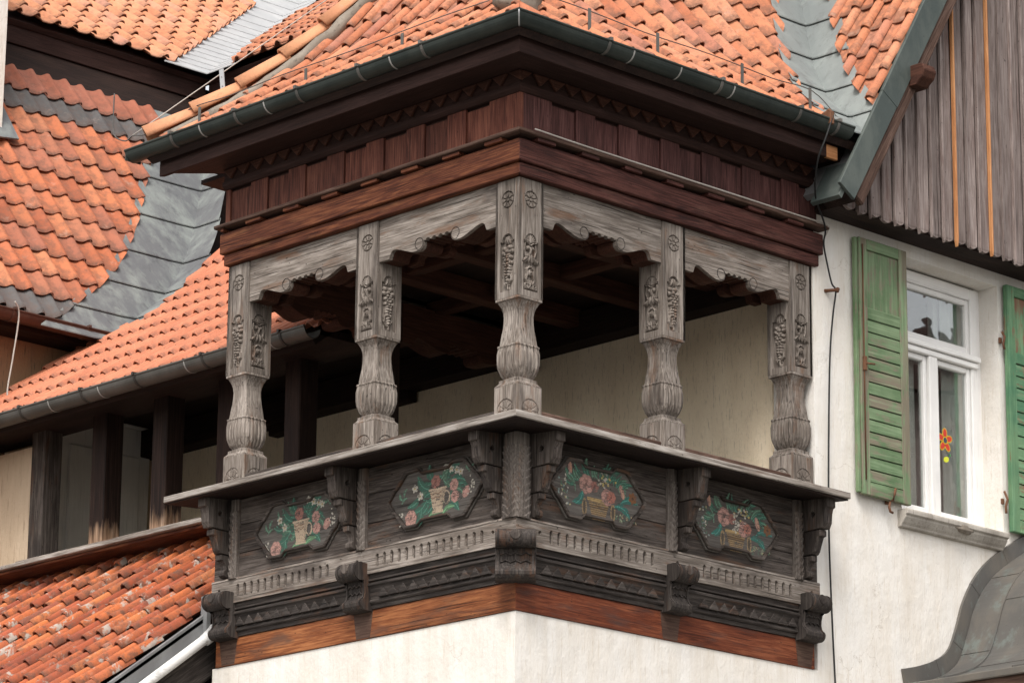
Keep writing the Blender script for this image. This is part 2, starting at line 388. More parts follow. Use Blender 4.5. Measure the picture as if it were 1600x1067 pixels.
ZINC = metal('bright_zinc_clip', (.5, .5, .5), (.62, .62, .62), .5, .4, .5)
SEAM = metal('solder_seam', (.34, .33, .31), (.45, .44, .42), .6, .5, .2)
STRAPD = metal('dark_gutter_strap', (.05, .045, .04), (.10, .09, .08), .6, .5, .3)
RUST = metal('rusty_iron', (.13, .06, .035), (.20, .10, .055), .7, .7, .2, sc_=20)
WIREM = metal('grey_wire', (.10, .095, .09), (.14, .13, .12), .5, .5, .4)
WIREP = metal('pale_wire', (.42, .38, .34), (.5, .46, .42), .5, .5, .2)
CABLE = metal('black_cable', (.02, .02, .02), (.03, .03, .03), .5, .5, 0)
def paint(name, base, base2, wear, amt, lo=.52, rough=.6, vary=.03):
    m, t, b = new_mat(name, rough); v, v0 = grainv(t); p = geo_pos(t)
    n0 = noise(t, p, 3, 5, .6)
    c = mix(t, ramp(t, n0, [(.38, g(0)), (.62, g(1))]), base, base2)
    n = noise(t, vmul(t, v, (6, 26, 26)), 1, 7, .7)
    n1 = noise(t, p, 2.2, 4, .6)
    k = mth(t, 'ADD', mth(t, 'ADD', mth(t, 'MULTIPLY', n, .6), mth(t, 'MULTIPLY', n1, .4)), mth(t, 'MULTIPLY', mth(t, 'SUBTRACT', rnd(t), .5), vary))
    c = mix(t, mth(t, 'MULTIPLY', ramp(t, k, [(lo, g(0)), (lo+.07, g(1))]), amt), c, wear)
    st_ = noise(t, vmul(t, v, (1.6, 34, 34)), 1, 4, .6)
    c = mix(t, mth(t, 'MULTIPLY', ramp(t, st_, [(.5, g(0)), (.66, g(1))]), .35 if vary > .05 else .1), c, tuple(min(1, x*1.7+.04) for x in base2))
    fib = noise(t, vmul(t, v, (2.5, 90, 90)), 1, 4, .6)
    c = mix(t, mth(t, 'MULTIPLY', ramp(t, fib, [(.25, g(1)), (.42, g(0))]), .6), c, tuple(x*.4 for x in base))
    t.links.new(c, b.inputs['Base Color']); bump(t, b, mth(t, 'ADD', k, mth(t, 'MULTIPLY', fib, .4)), .005, .6)
    return m
GRN = paint('pale_green_flaking_paint', (.095, .155, .075), (.16, .225, .125), (.19, .155, .115), .9, .515, vary=.18)
GRN2 = paint('green_paint_with_red_wear', (.06, .155, .085), (.125, .225, .12), (.20, .085, .055), .9, .52, vary=.12)
GRN3 = paint('deep_green_paint', (.04, .145, .085), (.065, .19, .11), (.20, .085, .05), .9, .56)
WPNT = paint('white_window_paint', (.80, .79, .77), (.74, .73, .71), (.55, .52, .48), .4, .6, rough=.4)
DOORP = paint('grey_white_door_paint', (.78, .76, .72), (.72, .7, .66), (.5, .48, .44), .3, .6, rough=.5)
PIPE = paint('white_flaking_pipe', (.66, .655, .64), (.6, .595, .58), (.36, .35, .34), .8, .56, rough=.55)
def plain(name, c, rough=.8):
    m, t, b = new_mat(name, rough); n = noise(t, geo_pos(t), 8, 4)
    t.links.new(mix(t, ramp(t, n, [(.35, g(0)), (.65, g(1))]), c, tuple(x*.8 for x in c)), b.inputs['Base Color']); return m
CURT = plain('white_curtain', (.82, .82, .80)); ROOM = plain('dim_room', (.10, .095, .085))
GROUND = plain('pale_paving', (.13, .125, .115))
def glassmat():
    m = bpy.data.materials.new('window_glass'); m.use_nodes = True; t = m.node_tree; t.nodes.clear()
    o = t.nodes.new('ShaderNodeOutputMaterial'); mx = t.nodes.new('ShaderNodeMixShader')
    lw = t.nodes.new('ShaderNodeLayerWeight'); lw.inputs[0].default_value = .5
    fr = nd(t, 'MapRange'); t.links.new(mth(t, 'POWER', lw.outputs['Facing'], 1.6), fr.inputs['Value']); fr.inputs['To Min'].default_value = .14; fr.inputs['To Max'].default_value = .85
    tr = t.nodes.new('ShaderNodeBsdfTransparent'); tr.inputs[0].default_value = (.86, .89, .87, 1)
    gl = t.nodes.new('ShaderNodeBsdfGlossy'); gl.inputs['Roughness'].default_value = .015
    bp = t.nodes.new('ShaderNodeBump'); bp.inputs['Strength'].default_value = .12; bp.inputs['Distance'].default_value = .02
    t.links.new(noise(t, geo_pos(t), 2.2, 2), bp.inputs['Height']); t.links.new(bp.outputs[0], gl.inputs['Normal'])
    t.links.new(fr.outputs[0], mx.inputs[0]); t.links.new(tr.outputs[0], mx.inputs[1]); t.links.new(gl.outputs[0], mx.inputs[2])
    t.links.new(mx.outputs[0], o.inputs[0]); return m
GLASS = glassmat()
def colour_mat():
    m, t, b = new_mat('faded_folk_paint', .75); a = t.nodes.new('ShaderNodeAttribute'); a.attribute_name = 'paint'
    v, v0 = grainv(t)
    n = noise(t, vmul(t, v, (5, 60, 60)), 1, 4, .6)
    c = mix(t, mth(t, 'MULTIPLY', ramp(t, n, [(.30, g(1)), (.46, g(0))]), .7), a.outputs['Color'], (.07, .06, .055))
    t.links.new(c, b.inputs['Base Color']); bump(t, b, n, .002, .5); return m
PAINT = colour_mat()
def flatc(name, c):
    m, t, b = new_mat(name, .5); b.inputs['Base Color'].default_value = (*c, 1); return m

# ------------------------------------------------------------------ setting
def IDT(s, d, z): return (s, d, z)
bm = bmesh.new(); v = [bm.verts.new(p) for p in ((-900, -900, 0), (900, -900, 0), (900, 900, 0), (-900, 900, 0))]; bm.faces.new(v)
tag(bmobj('ground', bm, GROUND), 'pale paved ground below the house', None, kind='structure')

LL, LR = 2.86, 2.70          # lengths of the two balcony faces
YB = 2.73                    # back wall of the loggia
# white corner wall: flank with the window, and the short front under the balcony
WY0, WY1, WZ0, WZ1 = 3.62, 4.72, 7.09, 8.90      # window opening
bm = bmesh.new()
outer = [(0, -.3), (9.5, -.3), (9.5, 9.05), (2.74, 9.05), (2.74, 5.874), (0, 5.874)]
prism_hole(bm, outer, [[(WY0, WZ0), (WY1, WZ0), (WY1, WZ1), (WY0, WZ1)]], 0, -.36, lambda a, b, n: (n, a, b))
bbox(bm, (-2.86, 0, -.3), (-.36, .36, 5.874))
ed_ = [e for e in bm.edges if all(abs(v.co.x) < .001 and abs(v.co.y) < .001 for v in e.verts)]
bmesh.ops.bevel(bm, geom=ed_, offset=.014, segments=2, affect='EDGES', profile=.5)
tag(bmobj('stucco_wall', bm, WHITE), 'cream white stucco wall of the house, under the balcony and around the window', 'wall')
bm = bmesh.new(); bbox(bm, (-7.38, YB, 5.6), (-.364, YB+.3, 9.2))
tag(bmobj('plaster_wall', bm, OCHRE), 'ochre streaked plaster wall at the back of the open balcony', 'wall')
# wing wall (faces +x) with the grey door in its lower part
wing = empty('wing_wall', 'stained orange plaster wall under the brown gutter at upper left', 'wall', (-7.4, 2, 5.6))
bm = bmesh.new(); bbox(bm, (-7.75, .4, 5.6), (-7.4, 4.9, 9.45)); bmobj('plaster', bm, WINGP, wing)
bm = bmesh.new(); bbox(bm, (-7.36, 1.24, 5.6), (-6.66, 1.5, 8.25))
tag(bmobj('gallery_end_wall', bm, GALP), 'beige plaster wall at the left edge beside the dark gallery posts', 'wall')
bm = bmesh.new(); bbox(bm, (-9.5, -1.55, -.3), (-3.0, 1.1, 4.9)); 
tag(bmobj('lower_wall', bm, WHITE), 'stucco wall below the lichened lower tile roof', 'wall')

# door in the gallery
bm = bmesh.new(); bbox(bm, (-7.39, 1.5, 6.1), (-7.04, 2.72, 8.9)); bmobj('inner_plaster', bm, GALP, wing)
dr = empty('panel_door', 'grey white panel door in its frame behind the dark gallery posts', 'door', (-7.03, 2.2, 6.2))
DY0, DY1, DZ1 = 1.735, 2.66, 8.80
for nm, lo, hi in (('frame', (-7.04, DY0-.10, 6.1), (-6.985, DY0, DZ1)), ('frame', (-7.04, DY0, DZ1-.12), (-6.99, DY1, DZ1)),
                   ('door_leaf', (-7.04, DY0, 6.1), (-7.015, DY1, DZ1-.12))):
    box(nm, lo, hi, DOORP, dr, .008)
for z0, z1 in ((6.3, 7.28), (7.36, 8.45)):
    box('panel', (-7.017, DY0+.11, z0), (-6.995, DY1-.11, z1), DOORP, dr, .012)

# ------------------------------------------------------------------ the balcony
bal = empty('carved_balcony', 'carved weathered oak corner balcony with posts, scalloped arches and painted flower panels', 'balcony', (0, 0, 5.87))
SOFF = 9.29
# floor, ceiling and core boxes
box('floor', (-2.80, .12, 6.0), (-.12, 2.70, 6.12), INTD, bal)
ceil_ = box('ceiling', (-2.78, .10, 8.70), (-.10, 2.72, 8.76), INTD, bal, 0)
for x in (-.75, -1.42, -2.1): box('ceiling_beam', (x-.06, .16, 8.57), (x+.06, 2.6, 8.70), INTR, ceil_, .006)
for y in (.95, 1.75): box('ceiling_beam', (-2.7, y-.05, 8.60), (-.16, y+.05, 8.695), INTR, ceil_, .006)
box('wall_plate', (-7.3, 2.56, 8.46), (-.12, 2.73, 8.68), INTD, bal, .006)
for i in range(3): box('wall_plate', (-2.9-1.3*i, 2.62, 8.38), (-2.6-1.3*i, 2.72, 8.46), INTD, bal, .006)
# entablature
for nm, T, ga in SIDES:
    S = LL-.02 if nm == 'L' else LR+.07
    em = nm == 'L'
    lowm, upm, plk = (BRN, BRN, BRNP) if nm == 'L' else (BRNR, BRNR, BRNPR)
    mould('lower_beam', T, [(-.16, 8.620), (.035, 8.620), (.035, 8.696), (-.16, 8.696)], S, lowm, bal, bev=.006, ga=ga)
    mould('upper_beam', T, [(-.16, 8.700), (.058, 8.700), (.058, 8.842), (-.16, 8.842)], S+.02, upm, bal, bev=.006, ga=ga)
    mould('ledge', T, [(-.1, 8.872), (.092, 8.872), (.098, 8.878), (.098, 8.896), (-.1, 8.905)], S+.04, BARGE, bal, bev=.003, ga=ga)
    mould('frieze_backing', T, [(-.16, 8.846), (.012, 8.846), (.012, 9.28), (-.16, 9.28)], S-.03, BRND, bal, ga=ga)
    # board-on-board frieze: wide recessed plank, narrow proud plank, dentil under each proud one
    s = .0; k = 0
    while s < S-.05:
        if k == 0:
            box('plank', (-.046 if nm == 'L' else -.0125, .013, 8.90), (.07, .046, 9.15), plk, bal, .003, 'z', T)
            s = .07
        wr, wp = .212, .172
        a, b = s, min(s+wp, S-.01)
        box('plank', (a, .016, 8.90), (b, .038, 9.155), plk, bal, .003, 'z', T)
        box('dentil', (a+.012, .012, 8.846), (b-.004, .082, 8.870), lowm, bal, .003, ga, T)
        a, b = b+.004, min(b+wr, S-.01)
        if b-a > .03: box('plank', (a, .013, 8.90), (b, .026, 9.135), plk, bal, .003, 'z', T)
        s = b+.004; k += 1
    mould('cornice_moulding', T, [(-.05, 9.152), (.046, 9.152), (.066, 9.175), (.066, 9.205), (-.05, 9.205)], S, BRND, bal, bev=.003, ga=ga)
    mould('zigzag_backing', T, [(-.05, 9.208), (.05, 9.208), (.05, 9.288), (-.05, 9.288)], S, BRND, bal, ga=ga)
    # zigzag valance: teeth pointing down, one piece each
    pitch = .139; n = int(S/pitch)
    for i in range(-1, n):
        s0 = i*pitch+.05
        bm = bmesh.new()
        if i == -1: prism(bm, [(-.069 if nm == 'L' else -.0515, 9.286), (.04, 9.286), (-.069 if nm == 'L' else -.0515, 9.216)], .052, .070, lambda a, b, d: T(a, d, b))
        else: prism(bm, [(s0, 9.286), (s0+pitch*.98, 9.286), (s0+pitch*.42, 9.214)], .052, .076+.0003*(i % 3), lambda a, b, d: T(a, d, b))
        bmobj('zigzag_tooth', bm, INTR, bal, ga, bev=.004)
    # soffit and fascia
    E = .32
    mould('soffit', T, [(-.02, SOFF), (E-.004, SOFF), (E-.004, SOFF+.03), (-.02, SOFF+.03)], LL if nm == 'L' else LR-.05, BRND, bal, endmitre=em, ga=ga)
    mould('fascia', T, [(E-.028, SOFF-.018), (E, SOFF-.018), (E, 9.455), (E-.028, 9.455)], LL+.03 if nm == 'L' else LR-.05, BRND, bal, endmitre=em, bev=.003, ga=ga)
# left end: soffit strip, fascia and entablature return
box('soffit', (-3.18, .022, SOFF), (-2.88, 1.6, SOFF+.03), BRND, bal, 0)
box('entablature_end', (-2.86, .165, 8.62), (-2.70, 1.25, 9.285), BRND, bal, .004)
box('raw_wood_end', (.293, 2.53, SOFF-.019), (.3215, 2.645, SOFF+.075), GBAT, bal, .004)
box('entablature_end', (-.3, 2.66, 8.62), (-.01, 2.728, 9.285), BRND, bal, .004)

# ---- posts: lofted body + carved face plates
PW = .21
def post_mesh():
    H = PW/2
    prof = [(8.615, H-.024, 30, 0), (7.852, H-.024, 30, 0), (7.852, H, 30, 0), (7.838, H, 30, 0), (7.832, .094, 24, 0), (7.80, .079, 20, 0), (7.77, .071, 18, 0), (7.74, .068, 16, 0), (7.70, .069, 16, 0), (7.66, .073, 14, 0),
            (7.61, .081, 12, 0), (7.57, .087, 10, 0), (7.556, .089, 9, 0), (7.552, .097, 8, 2), (7.545, .100, 7, 2), (7.535, .0985, 7, 1), (7.50, .106, 6, 1), (7.47, .1085, 5, 1), (7.44, .109, 4.6, 1), (7.41, .1065, 4.2, 1),
            (7.385, .099, 4, 1), (7.365, .091, 4, 1), (7.35, .081, 4, .6), (7.343, .075, 4, 0), (7.338, .077, 8, 0), (7.334, .086, 24, 0), (7.318, .086, 30, 0), (7.305, .095, 30, 0), (7.296, H, 30, 0), (7.02, H, 30, 0)]
    n = 112; v = []; f = []
    for z, h, e, fl in prof:
        for k in range(n):
            th = 2*PI*k/n+PI/4*0
            c, s = math.cos(th), math.sin(th)
            r = h/((abs(c)**e+abs(s)**e)**(1/e))
            q = abs(math.cos(11*th))
            if fl == 1: r -= .011*(1-min(1, q*1.6))
            elif fl == 2: r += .010*(q-.5)
            elif fl: r -= .003*(1-q)
            v.append((r*c, r*s, z-7.0))
    m = len(prof)
    for i in range(m-1):
        for k in range(n):
            f.append((i*n+k, (i+1)*n+k, (i+1)*n+(k+1) % n, i*n+(k+1) % n))
    f.append(tuple(range(n))); f.append(tuple((m-1)*n+k for k in range(n))[::-1])
    return pyobj('post', v, f, OAK, ga='z', mesh_only=True)
POSTM = post_mesh()
# relief drawing kit (heights in metres over a grid)
class Relief:
    def __init__(s, u, v):
        s.u, s.v = np.meshgrid(u, v); s.h = np.zeros_like(s.u)
    def set(s, mask, val): s.h = np.where(mask, val, s.h)
    def bump(s, cu, cv, r, ht, rv=None, rot=0.):
        rv = rv or r; a = s.u-cu; b = s.v-cv; c, sn = math.cos(rot), math.sin(rot)
        x = (a*c+b*sn)/r; y = (-a*sn+b*c)/rv; q = 1-x*x-y*y
        s.h = np.where(q > 0, s.base+ht*1.55*np.sqrt(np.maximum(q, 0)), s.h)
    def stroke(s, pts, wd, ht):
        dm = np.full_like(s.u, 9.)
        for (x0, y0), (x1, y1) in zip(pts[:-1], pts[1:]):
            dx, dy = x1-x0, y1-y0; L = dx*dx+dy*dy+1e-12
            t = np.clip(((s.u-x0)*dx+(s.v-y0)*dy)/L, 0, 1)
            dm = np.minimum(dm, np.hypot(s.u-x0-t*dx, s.v-y0-t*dy))
        q = 1-(dm/wd)**2
        if ht > 0: s.h = np.where(q > 0, np.maximum(s.h, s.base+ht*1.55*np.sqrt(np.maximum(q, 0))), s.h)
        else: s.h = np.where(q > 0, np.minimum(s.h, s.h+ht*np.sqrt(np.maximum(q, 0))), s.h)
    base = 0.
def spiral(cx, cy, r0, r1, a0, turns, n=40):
    return [(cx+(r0+(r1-r0)*i/n)*math.cos(a0+2*PI*turns*i/n), cy+(r0+(r1-r0)*i/n)*math.sin(a0+2*PI*turns*i/n)) for i in range(n+1)]
def rosette(R, cu, cv, r):
    R.stroke(spiral(cu, cv, r, r, 0, 1, 30), .0042, -.014)
    R.stroke(spiral(cu, cv, r*.27, r*.27, 0, 1, 16), .0036, -.012)
    for k in range(8):
        a = PI/8+k*PI/4
        R.stroke([(cu+r*.3*math.cos(a), cv+r*.3*math.sin(a)), (cu+r*.97*math.cos(a), cv+r*.97*math.sin(a))], .0036, -.011)
def plate_mesh(kind):
    hw = PW/2; z0, z1 = .853, 1.613           # local z of the block face
    u = np.linspace(-hw, hw, 74); v = np.linspace(z0, z1, 260)
    R = Relief(u, v)
    rosette(R, 0, 1.485, .052)
    # sunk field with round head
    cu, top, bot, w2 = 0., 1.215, .895, .062
    inside = (np.abs(R.u-cu) < w2) & (R.v > bot) & (R.v < top)
    head = ((R.u-cu)**2+(R.v-top)**2) < .047**2
    R.set(inside | head, -.020); R.base = -.020
    rr = np.random.default_rng(3 if kind == 'grape' else 4)
    for sgn in (-1, 1):                       # little ears at the spring of the head
        R.stroke([(sgn*.047, top), (sgn*.066, top+.012)], .004, .012)
    if kind == 'grape':
        R.stroke(spiral(0, top, .047, .047, 0, .5, 20), .004, .009)
        R.stroke(spiral(0, top, .034, .034, 0, .5, 20), .004, .009)
        for k in range(3): R.bump(-.014+.014*k, top+.008, .008, .014, .03, -.25+.25*k)
        for (a, b) in ((-.03, 1.17), (.02, 1.175), (-.005, 1.15), (.034, 1.145), (-.036, 1.14)): R.bump(a, b, .021, .018, .016, rr.uniform(-.6, .6))
        y = 1.125; row = 0
        for ww in (.045, .05, .046, .05, .042, .044, .034, .034, .022, .02, .008):
            nn = max(1, int(ww/.0155))
            for i in range(nn):
                R.bump((i-(nn-1)/2)*.026*(ww/.05)**.3+rr.uniform(-.004, .004), y+rr.uniform(-.004, .004), .0145+rr.uniform(-.002, .003), .020)
            y -= .0185; row += 1
        R.stroke([(-.03, .99), (-.034, .955), (-.015, .925), (.01, .93)], .006, .012)
        R.stroke([(.03, .99), (.032, .96), (.012, .94)], .006, .012)
        R.stroke([(0, .94), (.004, .905)], .008, .013)
    else:
        for k in range(9):                    # shell head
            a = PI*(k+.5)/9
            R.stroke([(0, top-.01), (.042*math.cos(a), top+.042*math.sin(a)*.95)], .0066, .012)
        for sgn in (-1, 1):
            R.stroke([(0, top-.03), (sgn*.022, top-.012), (sgn*.05, top-.006)], .006, .015)      # brows
            R.bump(sgn*.017, top-.045, .015, .016, .017)
            R.stroke([(sgn*.045, top-.02), (sgn*.05, top-.06), (sgn*.036, top-.10)], .0075, .012)
            for k in range(3): R.bump(sgn*(.012+.017*k), 1.105-.006*k, .010, .016, .036, sgn*(.15+.38*k))
            R.stroke([(sgn*.008, 1.05), (sgn*.03, 1.03), (sgn*.024, 1.0), (sgn*.036, .965), (sgn*.02, .94)], .007, .013)
            R.stroke(spiral(sgn*.038, .925, .004, .019, PI if sgn > 0 else 0, 1.4*sgn, 30), .0055, .013)
            R.stroke([(sgn*.02, .91), (0, .925), (-sgn*.012, .96)], .006, .012)
        R.bump(0, 1.155, .009, .017, .03)
        R.bump(0, 1.012, .020, .017, .024)
        R.bump(0, 1.012, .010, .021, .012)
        R.stroke([(-.05, .905), (0, .912), (.05, .905)], .006, .010)
    V, F_ = heightfield(u, v, R.h, lambda a, b, h: (a, -hw-h*1.0, b), .02)
    V = [(x, y if True else 0, z) for x, y, z in V]
    return pyobj('carved_face', V, F_, OAK, ga='z', mesh_only=True, smooth=False)
PLG, PLM = plate_mesh('grape'), plate_mesh('mask')
def base_plate():
    hw = PW/2; u = np.linspace(-.095, .095, 60); v = np.linspace(.035, .285, 70)
    R = Relief(u, v)
    R.stroke(spiral(0, .13, .07, .07, 0, .5, 30), .0045, -.013)
    R.stroke(spiral(0, .13, .016, .016, 0, 1, 20), .003, -.006)
    for k in range(6):
        a = PI*k/5; R.stroke([(.02*math.cos(a), .13+.02*math.sin(a)), (.068*math.cos(a), .13+.068*math.sin(a))], .0032, -.005)
    V, F_ = heightfield(u, v, R.h, lambda a, b, h: (a, -hw-.005-h, b), .006)
    return pyobj('base_rosette', V, F_, OAK, ga='z', mesh_only=True)
BPL = base_plate()
posts = [(-.105, .105, 0), (-1.415, .105, 1), (-2.715, .105, 0), (-.105, 1.39, 1), (-.105, 2.62, 0)]
for x, y, par in posts:
    po = link('post', POSTM, None, bal, Matrix.Translation((x, y, 7.0)))
    for k in range(4):
        R4 = Matrix.Translation((x, y, 7.0)) @ Matrix.Rotation(k*PI/2, 4, 'Z')
        link('carved_face', PLG if (k+par) % 2 == 0 else PLM, None, po, R4)
        if k < 2: link('base_rosette', BPL, None, po, R4)
# ---- scalloped arch boards
def arch_profile(a, b, zt=8.617, zb=8.335):
    W = b-a; h = []
    def add(t, z): h.append((a+t*W, zb+z))
    half = [(0, 0), (.085, 0), (.090, .012), (.10, .040), (.115, .053), (.135, .055), (.16, .049), (.19, .038), (.23, .022), (.27, .007), (.30, .0)]
    for t, z in half: add(t, z)
    lob = .345
    for k in range(9):
        an = -PI/2-.25+(k)*(PI/2+.75)/8
        add(lob+.043/W*math.cos(an), .043+.043*math.sin(an)-.002)
    n0, n1 = lob+.052/W, 1-lob-.052/W
    x = n0
    cnt = 4; stp = (n1-n0)/cnt
    mid = []
    for k in range(cnt):
        c = n0+(k+.5)*stp
        for q in range(5):
            an = PI-q*PI/4; mid.append((c+stp*.36*math.cos(an), .056+.013*math.sin(an)))
    for t, z in mid: add(t, z)
    L = [p for p in h]
    cut = len(half)+9
    R_ = [(a+b-x_, z_) for x_, z_ in L[:cut]][::-1]
    return L+R_+[(b, zt), (a, zt)], [(a+lob*W, zb+.045), (b-lob*W, zb+.045)]
def arch(T, a, b, d0, d1, mat, ga, scrolls=True, par=None):
    poly, cs = arch_profile(a, b)
    bm = bmesh.new(); prism(bm, poly, d1-.03 if scrolls else d0, d1, lambda p, q, d: T(p, d, q))
    o = bmobj('scalloped_arch', bm, mat, par or bal, ga)
    if scrolls:
        bm = bmesh.new(); prism(bm, [(x_, z_+.003) for x_, z_ in poly], d0, d1-.0305, lambda p, q, d: T(p, d, q)); bmobj('arch_body', bm, INTR, o, ga)
    if scrolls:
        for i, (cx, cz) in enumerate(cs):
            sg = 1 if i == 0 else -1
            pts = [T(px, d1+.001, pz) for px, pz in spiral(cx, cz, .034, .041, -PI/2-sg*.5, -sg*.98, 40)]
            tube('scroll', pts, .0026, OAKG, o, 5)  # dark raised line stands in for the shadow in an incised groove
    return o
for nm, T, ga in SIDES:
    spans = ((.212, 1.308), (1.522, 2.608)) if nm == 'L' else ((.212, 1.283), (1.497, 2.513))
    for a, b in spans:
        arch(T, a, b, -.185, -.012, OAK, ga)
        # dark inner lining board behind each arch
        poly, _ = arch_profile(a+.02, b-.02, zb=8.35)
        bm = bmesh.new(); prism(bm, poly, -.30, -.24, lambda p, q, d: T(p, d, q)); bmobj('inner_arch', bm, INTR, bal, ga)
def TE(s, d, z): return (-2.80+(-d)-.0, s, z)       # left end side of the balcony, facing -x
arch(TE, .212, 1.18, -.19, -.01, INTR, 'y', False)
arch(TE, 1.40, 2.60, -.19, -.01, INTR, 'y', False)
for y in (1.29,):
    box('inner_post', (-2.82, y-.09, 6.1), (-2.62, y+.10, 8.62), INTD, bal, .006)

# ---- parapet
PZ0, PZ1 = 6.425, 6.965
for nm, T, ga in SIDES:
    S = 2.82 if nm == 'L' else 2.70
    rows = [6.425, 6.60, 6.79, 6.965]
    for (z0, z1) in zip(rows[:-1], rows[1:]):
        dd = .04+RNG.uniform(0, .006)
        mould('parapet_board', T, [(-.03, z0+.002), (dd, z0+.002), (dd, z1-.002), (-.03, z1-.002)], S, OAKD, bal, bev=.003, ga=ga)
    # top shelf
    mould('shelf', T, [(-.02, 6.99), (.33, 6.961), (.333, 6.967), (.333, 7.002), (-.02, 7.035)], S+.20 if nm == 'L' else S+.01, SILLW, bal, bev=.003, ga=ga)
    mould('shelf_underside_shade', T, [(-.02, 6.975), (.318, 6.951), (.318, 6.959), (-.02, 6.988)], S+.19 if nm == 'L' else S, INTD, bal, ga=ga)  # dark sheet added so the underside of the shelf looks shaded
    for a, b in (((.215, 1.30), (1.525, 2.60)) if nm == 'L' else ((.215, 1.28), (1.50, 2.51))):
        box('curb', (a-.004, -.14, 7.02), (b+.004, -.01, 7.150), OAKD if nm == 'L' else BARGE, bal, .006, ga, T)
    for s in ((.105, 1.415, 2.715) if nm == 'L' else (.105, 1.39, 2.62)):
        pass
    # fluted band
    su = np.arange(0, S+.001, .0042); zz = np.linspace(6.272, 6.425, 40)
    U, Z = np.meshgrid(su, zz); H = np.zeros_like(U)
    cons = (0.0, 1.40, S-.06) if nm == 'L' else (0.0, 1.37, S-.06)
    free = np.ones_like(U, bool)
    for c in cons: free &= np.abs(U-c) > .185
    ph = (U % .068)-.034; zc = np.clip(Z, 6.322, 6.378)
    cap = np.hypot(ph*1.0, Z-zc) < .0128
    # only whole flutes
    cen = U-ph
    ok = np.ones_like(U, bool)
    for c in cons: ok &= np.abs(cen-c) > .20
    H = np.where(cap & ok, -.02, 0)
    for c in cons[1:]+(0,):
        cc = c+(.14 if c == 0 else -.02)
        dm = np.abs(U-cc)+np.abs(Z-6.365) < .014; H = np.where(dm, -.016, H)
    # mitre at the corner: s = -d at s=0
    Df = .062
    V, F_ = heightfield(su, zz, H, lambda a, b, h: T(-(Df+h) if a < .003 else a, Df+h, b), .03)
    pyobj('fluted_band', V, F_, OAK, bal, ga=ga)
    mould('band_core', T, [(-.03, 6.273), (.045, 6.273), (.045, 6.424), (-.03, 6.424)], S-.004, OAKD, bal, ga=ga)
    mould('band_cap', T, [(.03, 6.426), (.066, 6.426), (.06, 6.440), (.03, 6.448)], S, OAK, bal, ga=ga)
    # mouldings under the band
    mould('cornice', T, [(-.03, 6.055), (.018, 6.055), (.022, 6.082), (.030, 6.084), (.036, 6.092), (.036, 6.104), (.030, 6.112), (.026, 6.114), (.034, 6.15), (.046, 6.186), (.05, 6.19),
                         (.058, 6.196), (.058, 6.208), (.05, 6.214), (.036, 6.217), (.036, 6.223), (.052, 6.228), (.052, 6.236), (.04, 6.242), (.046, 6.271), (-.03, 6.271)], S-.02, OAKG, bal, ga=ga)
    pit = .093; n = int((S-.1)/pit)
    for i in range(n):
        s0 = .08+i*pit
        if any(abs(s0+pit/2-c) < .17 for c in cons): continue
        bm = bmesh.new(); prism(bm, [(s0, 6.118), (s0+pit*.96, 6.118), (s0+pit*.48, 6.178)], .012, .050, lambda a, b, d: T(a, d, b))
        bmobj('carved_triangle', bm, OAKG, bal, ga, bev=.002)
    # bottom plank, in two lengths
    mould('bottom_plank', T, [(-.03, 5.876), (.010, 5.876), (.010, 6.053), (-.03, 6.053)], 1.32, ORW if nm == 'L' else ORWR, bal, bev=.003, ga=ga)
    box('bottom_plank', (1.322, -.03, 5.876), (S+.0, .010, 6.053), ORW if nm == 'L' else ORWR, bal, .003, ga, T)
    # painted cartouches
    carts = ((.66, .45, .205), (1.955, .445, .205)) if nm == 'L' else ((.638, .432, .208), (1.886, .427, .208))
    oct_ = [(-1, .02), (-.86, .40), (-.82, .44), (-.62, .93), (-.36, .96), (-.29, .80), (.29, .80), (.36, .96), (.62, .93), (.82, .44), (.86, .40), (1, .02), (.86, -.40), (.82, -.44), (.62, -.95), (.36, -.96), (.29, -.80), (-.29, -.80), (-.36, -.96), (-.62, -.95), (-.82, -.44), (-.86, -.40)]
    for ci, (sc_, hw, hh) in enumerate(carts):
        zc = 6.690
        bm = bmesh.new(); prism(bm, [(sc_+a*hw, zc+b*hh) for a, b in oct_], .036, .058, lambda a, b, d: T(a, d, b))
        ca = bmobj('cartouche', bm, OAKP, bal, ga, bev=.004)
        outer = [(sc_+a*(hw-.008), zc+b*(hh-.008)) for a, b in oct_]; inner = [(sc_+a*(hw-.034), zc+b*(hh-.030)) for a, b in oct_]
        bm = bmesh.new(); prism_hole(bm, outer, [inner], .05, .078, lambda a, b, d: T(a, d, b))
        bmobj('moulding', bm, OAKD, ca, ga, bev=.005)
        inner2 = [(sc_+a*(hw-.05), zc+b*(hh-.045)) for a, b in oct_]
        # --- flower painting: a thin layer of paint cells
        px = .0042; nu, nv = int(2*hw/px), int(2*hh/px)
        uu = (np.arange(nu)+.5)*px-hw; vv = (np.arange(nv)+.5)*px-hh
        Ug, Vg = np.meshgrid(uu, vv); Cc = np.zeros((nv, nu, 3)); Aa = np.zeros((nv, nu), bool)
        prn = np.random.default_rng(10+ci+(0 if nm == 'L' else 5))
        nzx = prn.uniform(-1, 1, Ug.shape)
        def shape(mask, col, var=.18):
            k = 1+var*nzx
            Cc[mask] = (np.array(col)[None, :]*k[mask][:, None]); Aa[mask] = True
        def ell(cu, cv, a, b, rot, col, var=.18):
            x = Ug-cu; y = Vg-cv; c, s_ = math.cos(rot), math.sin(rot)
            shape(((x*c+y*s_)/a)**2+((-x*s_+y*c)/b)**2 < 1, col, var)
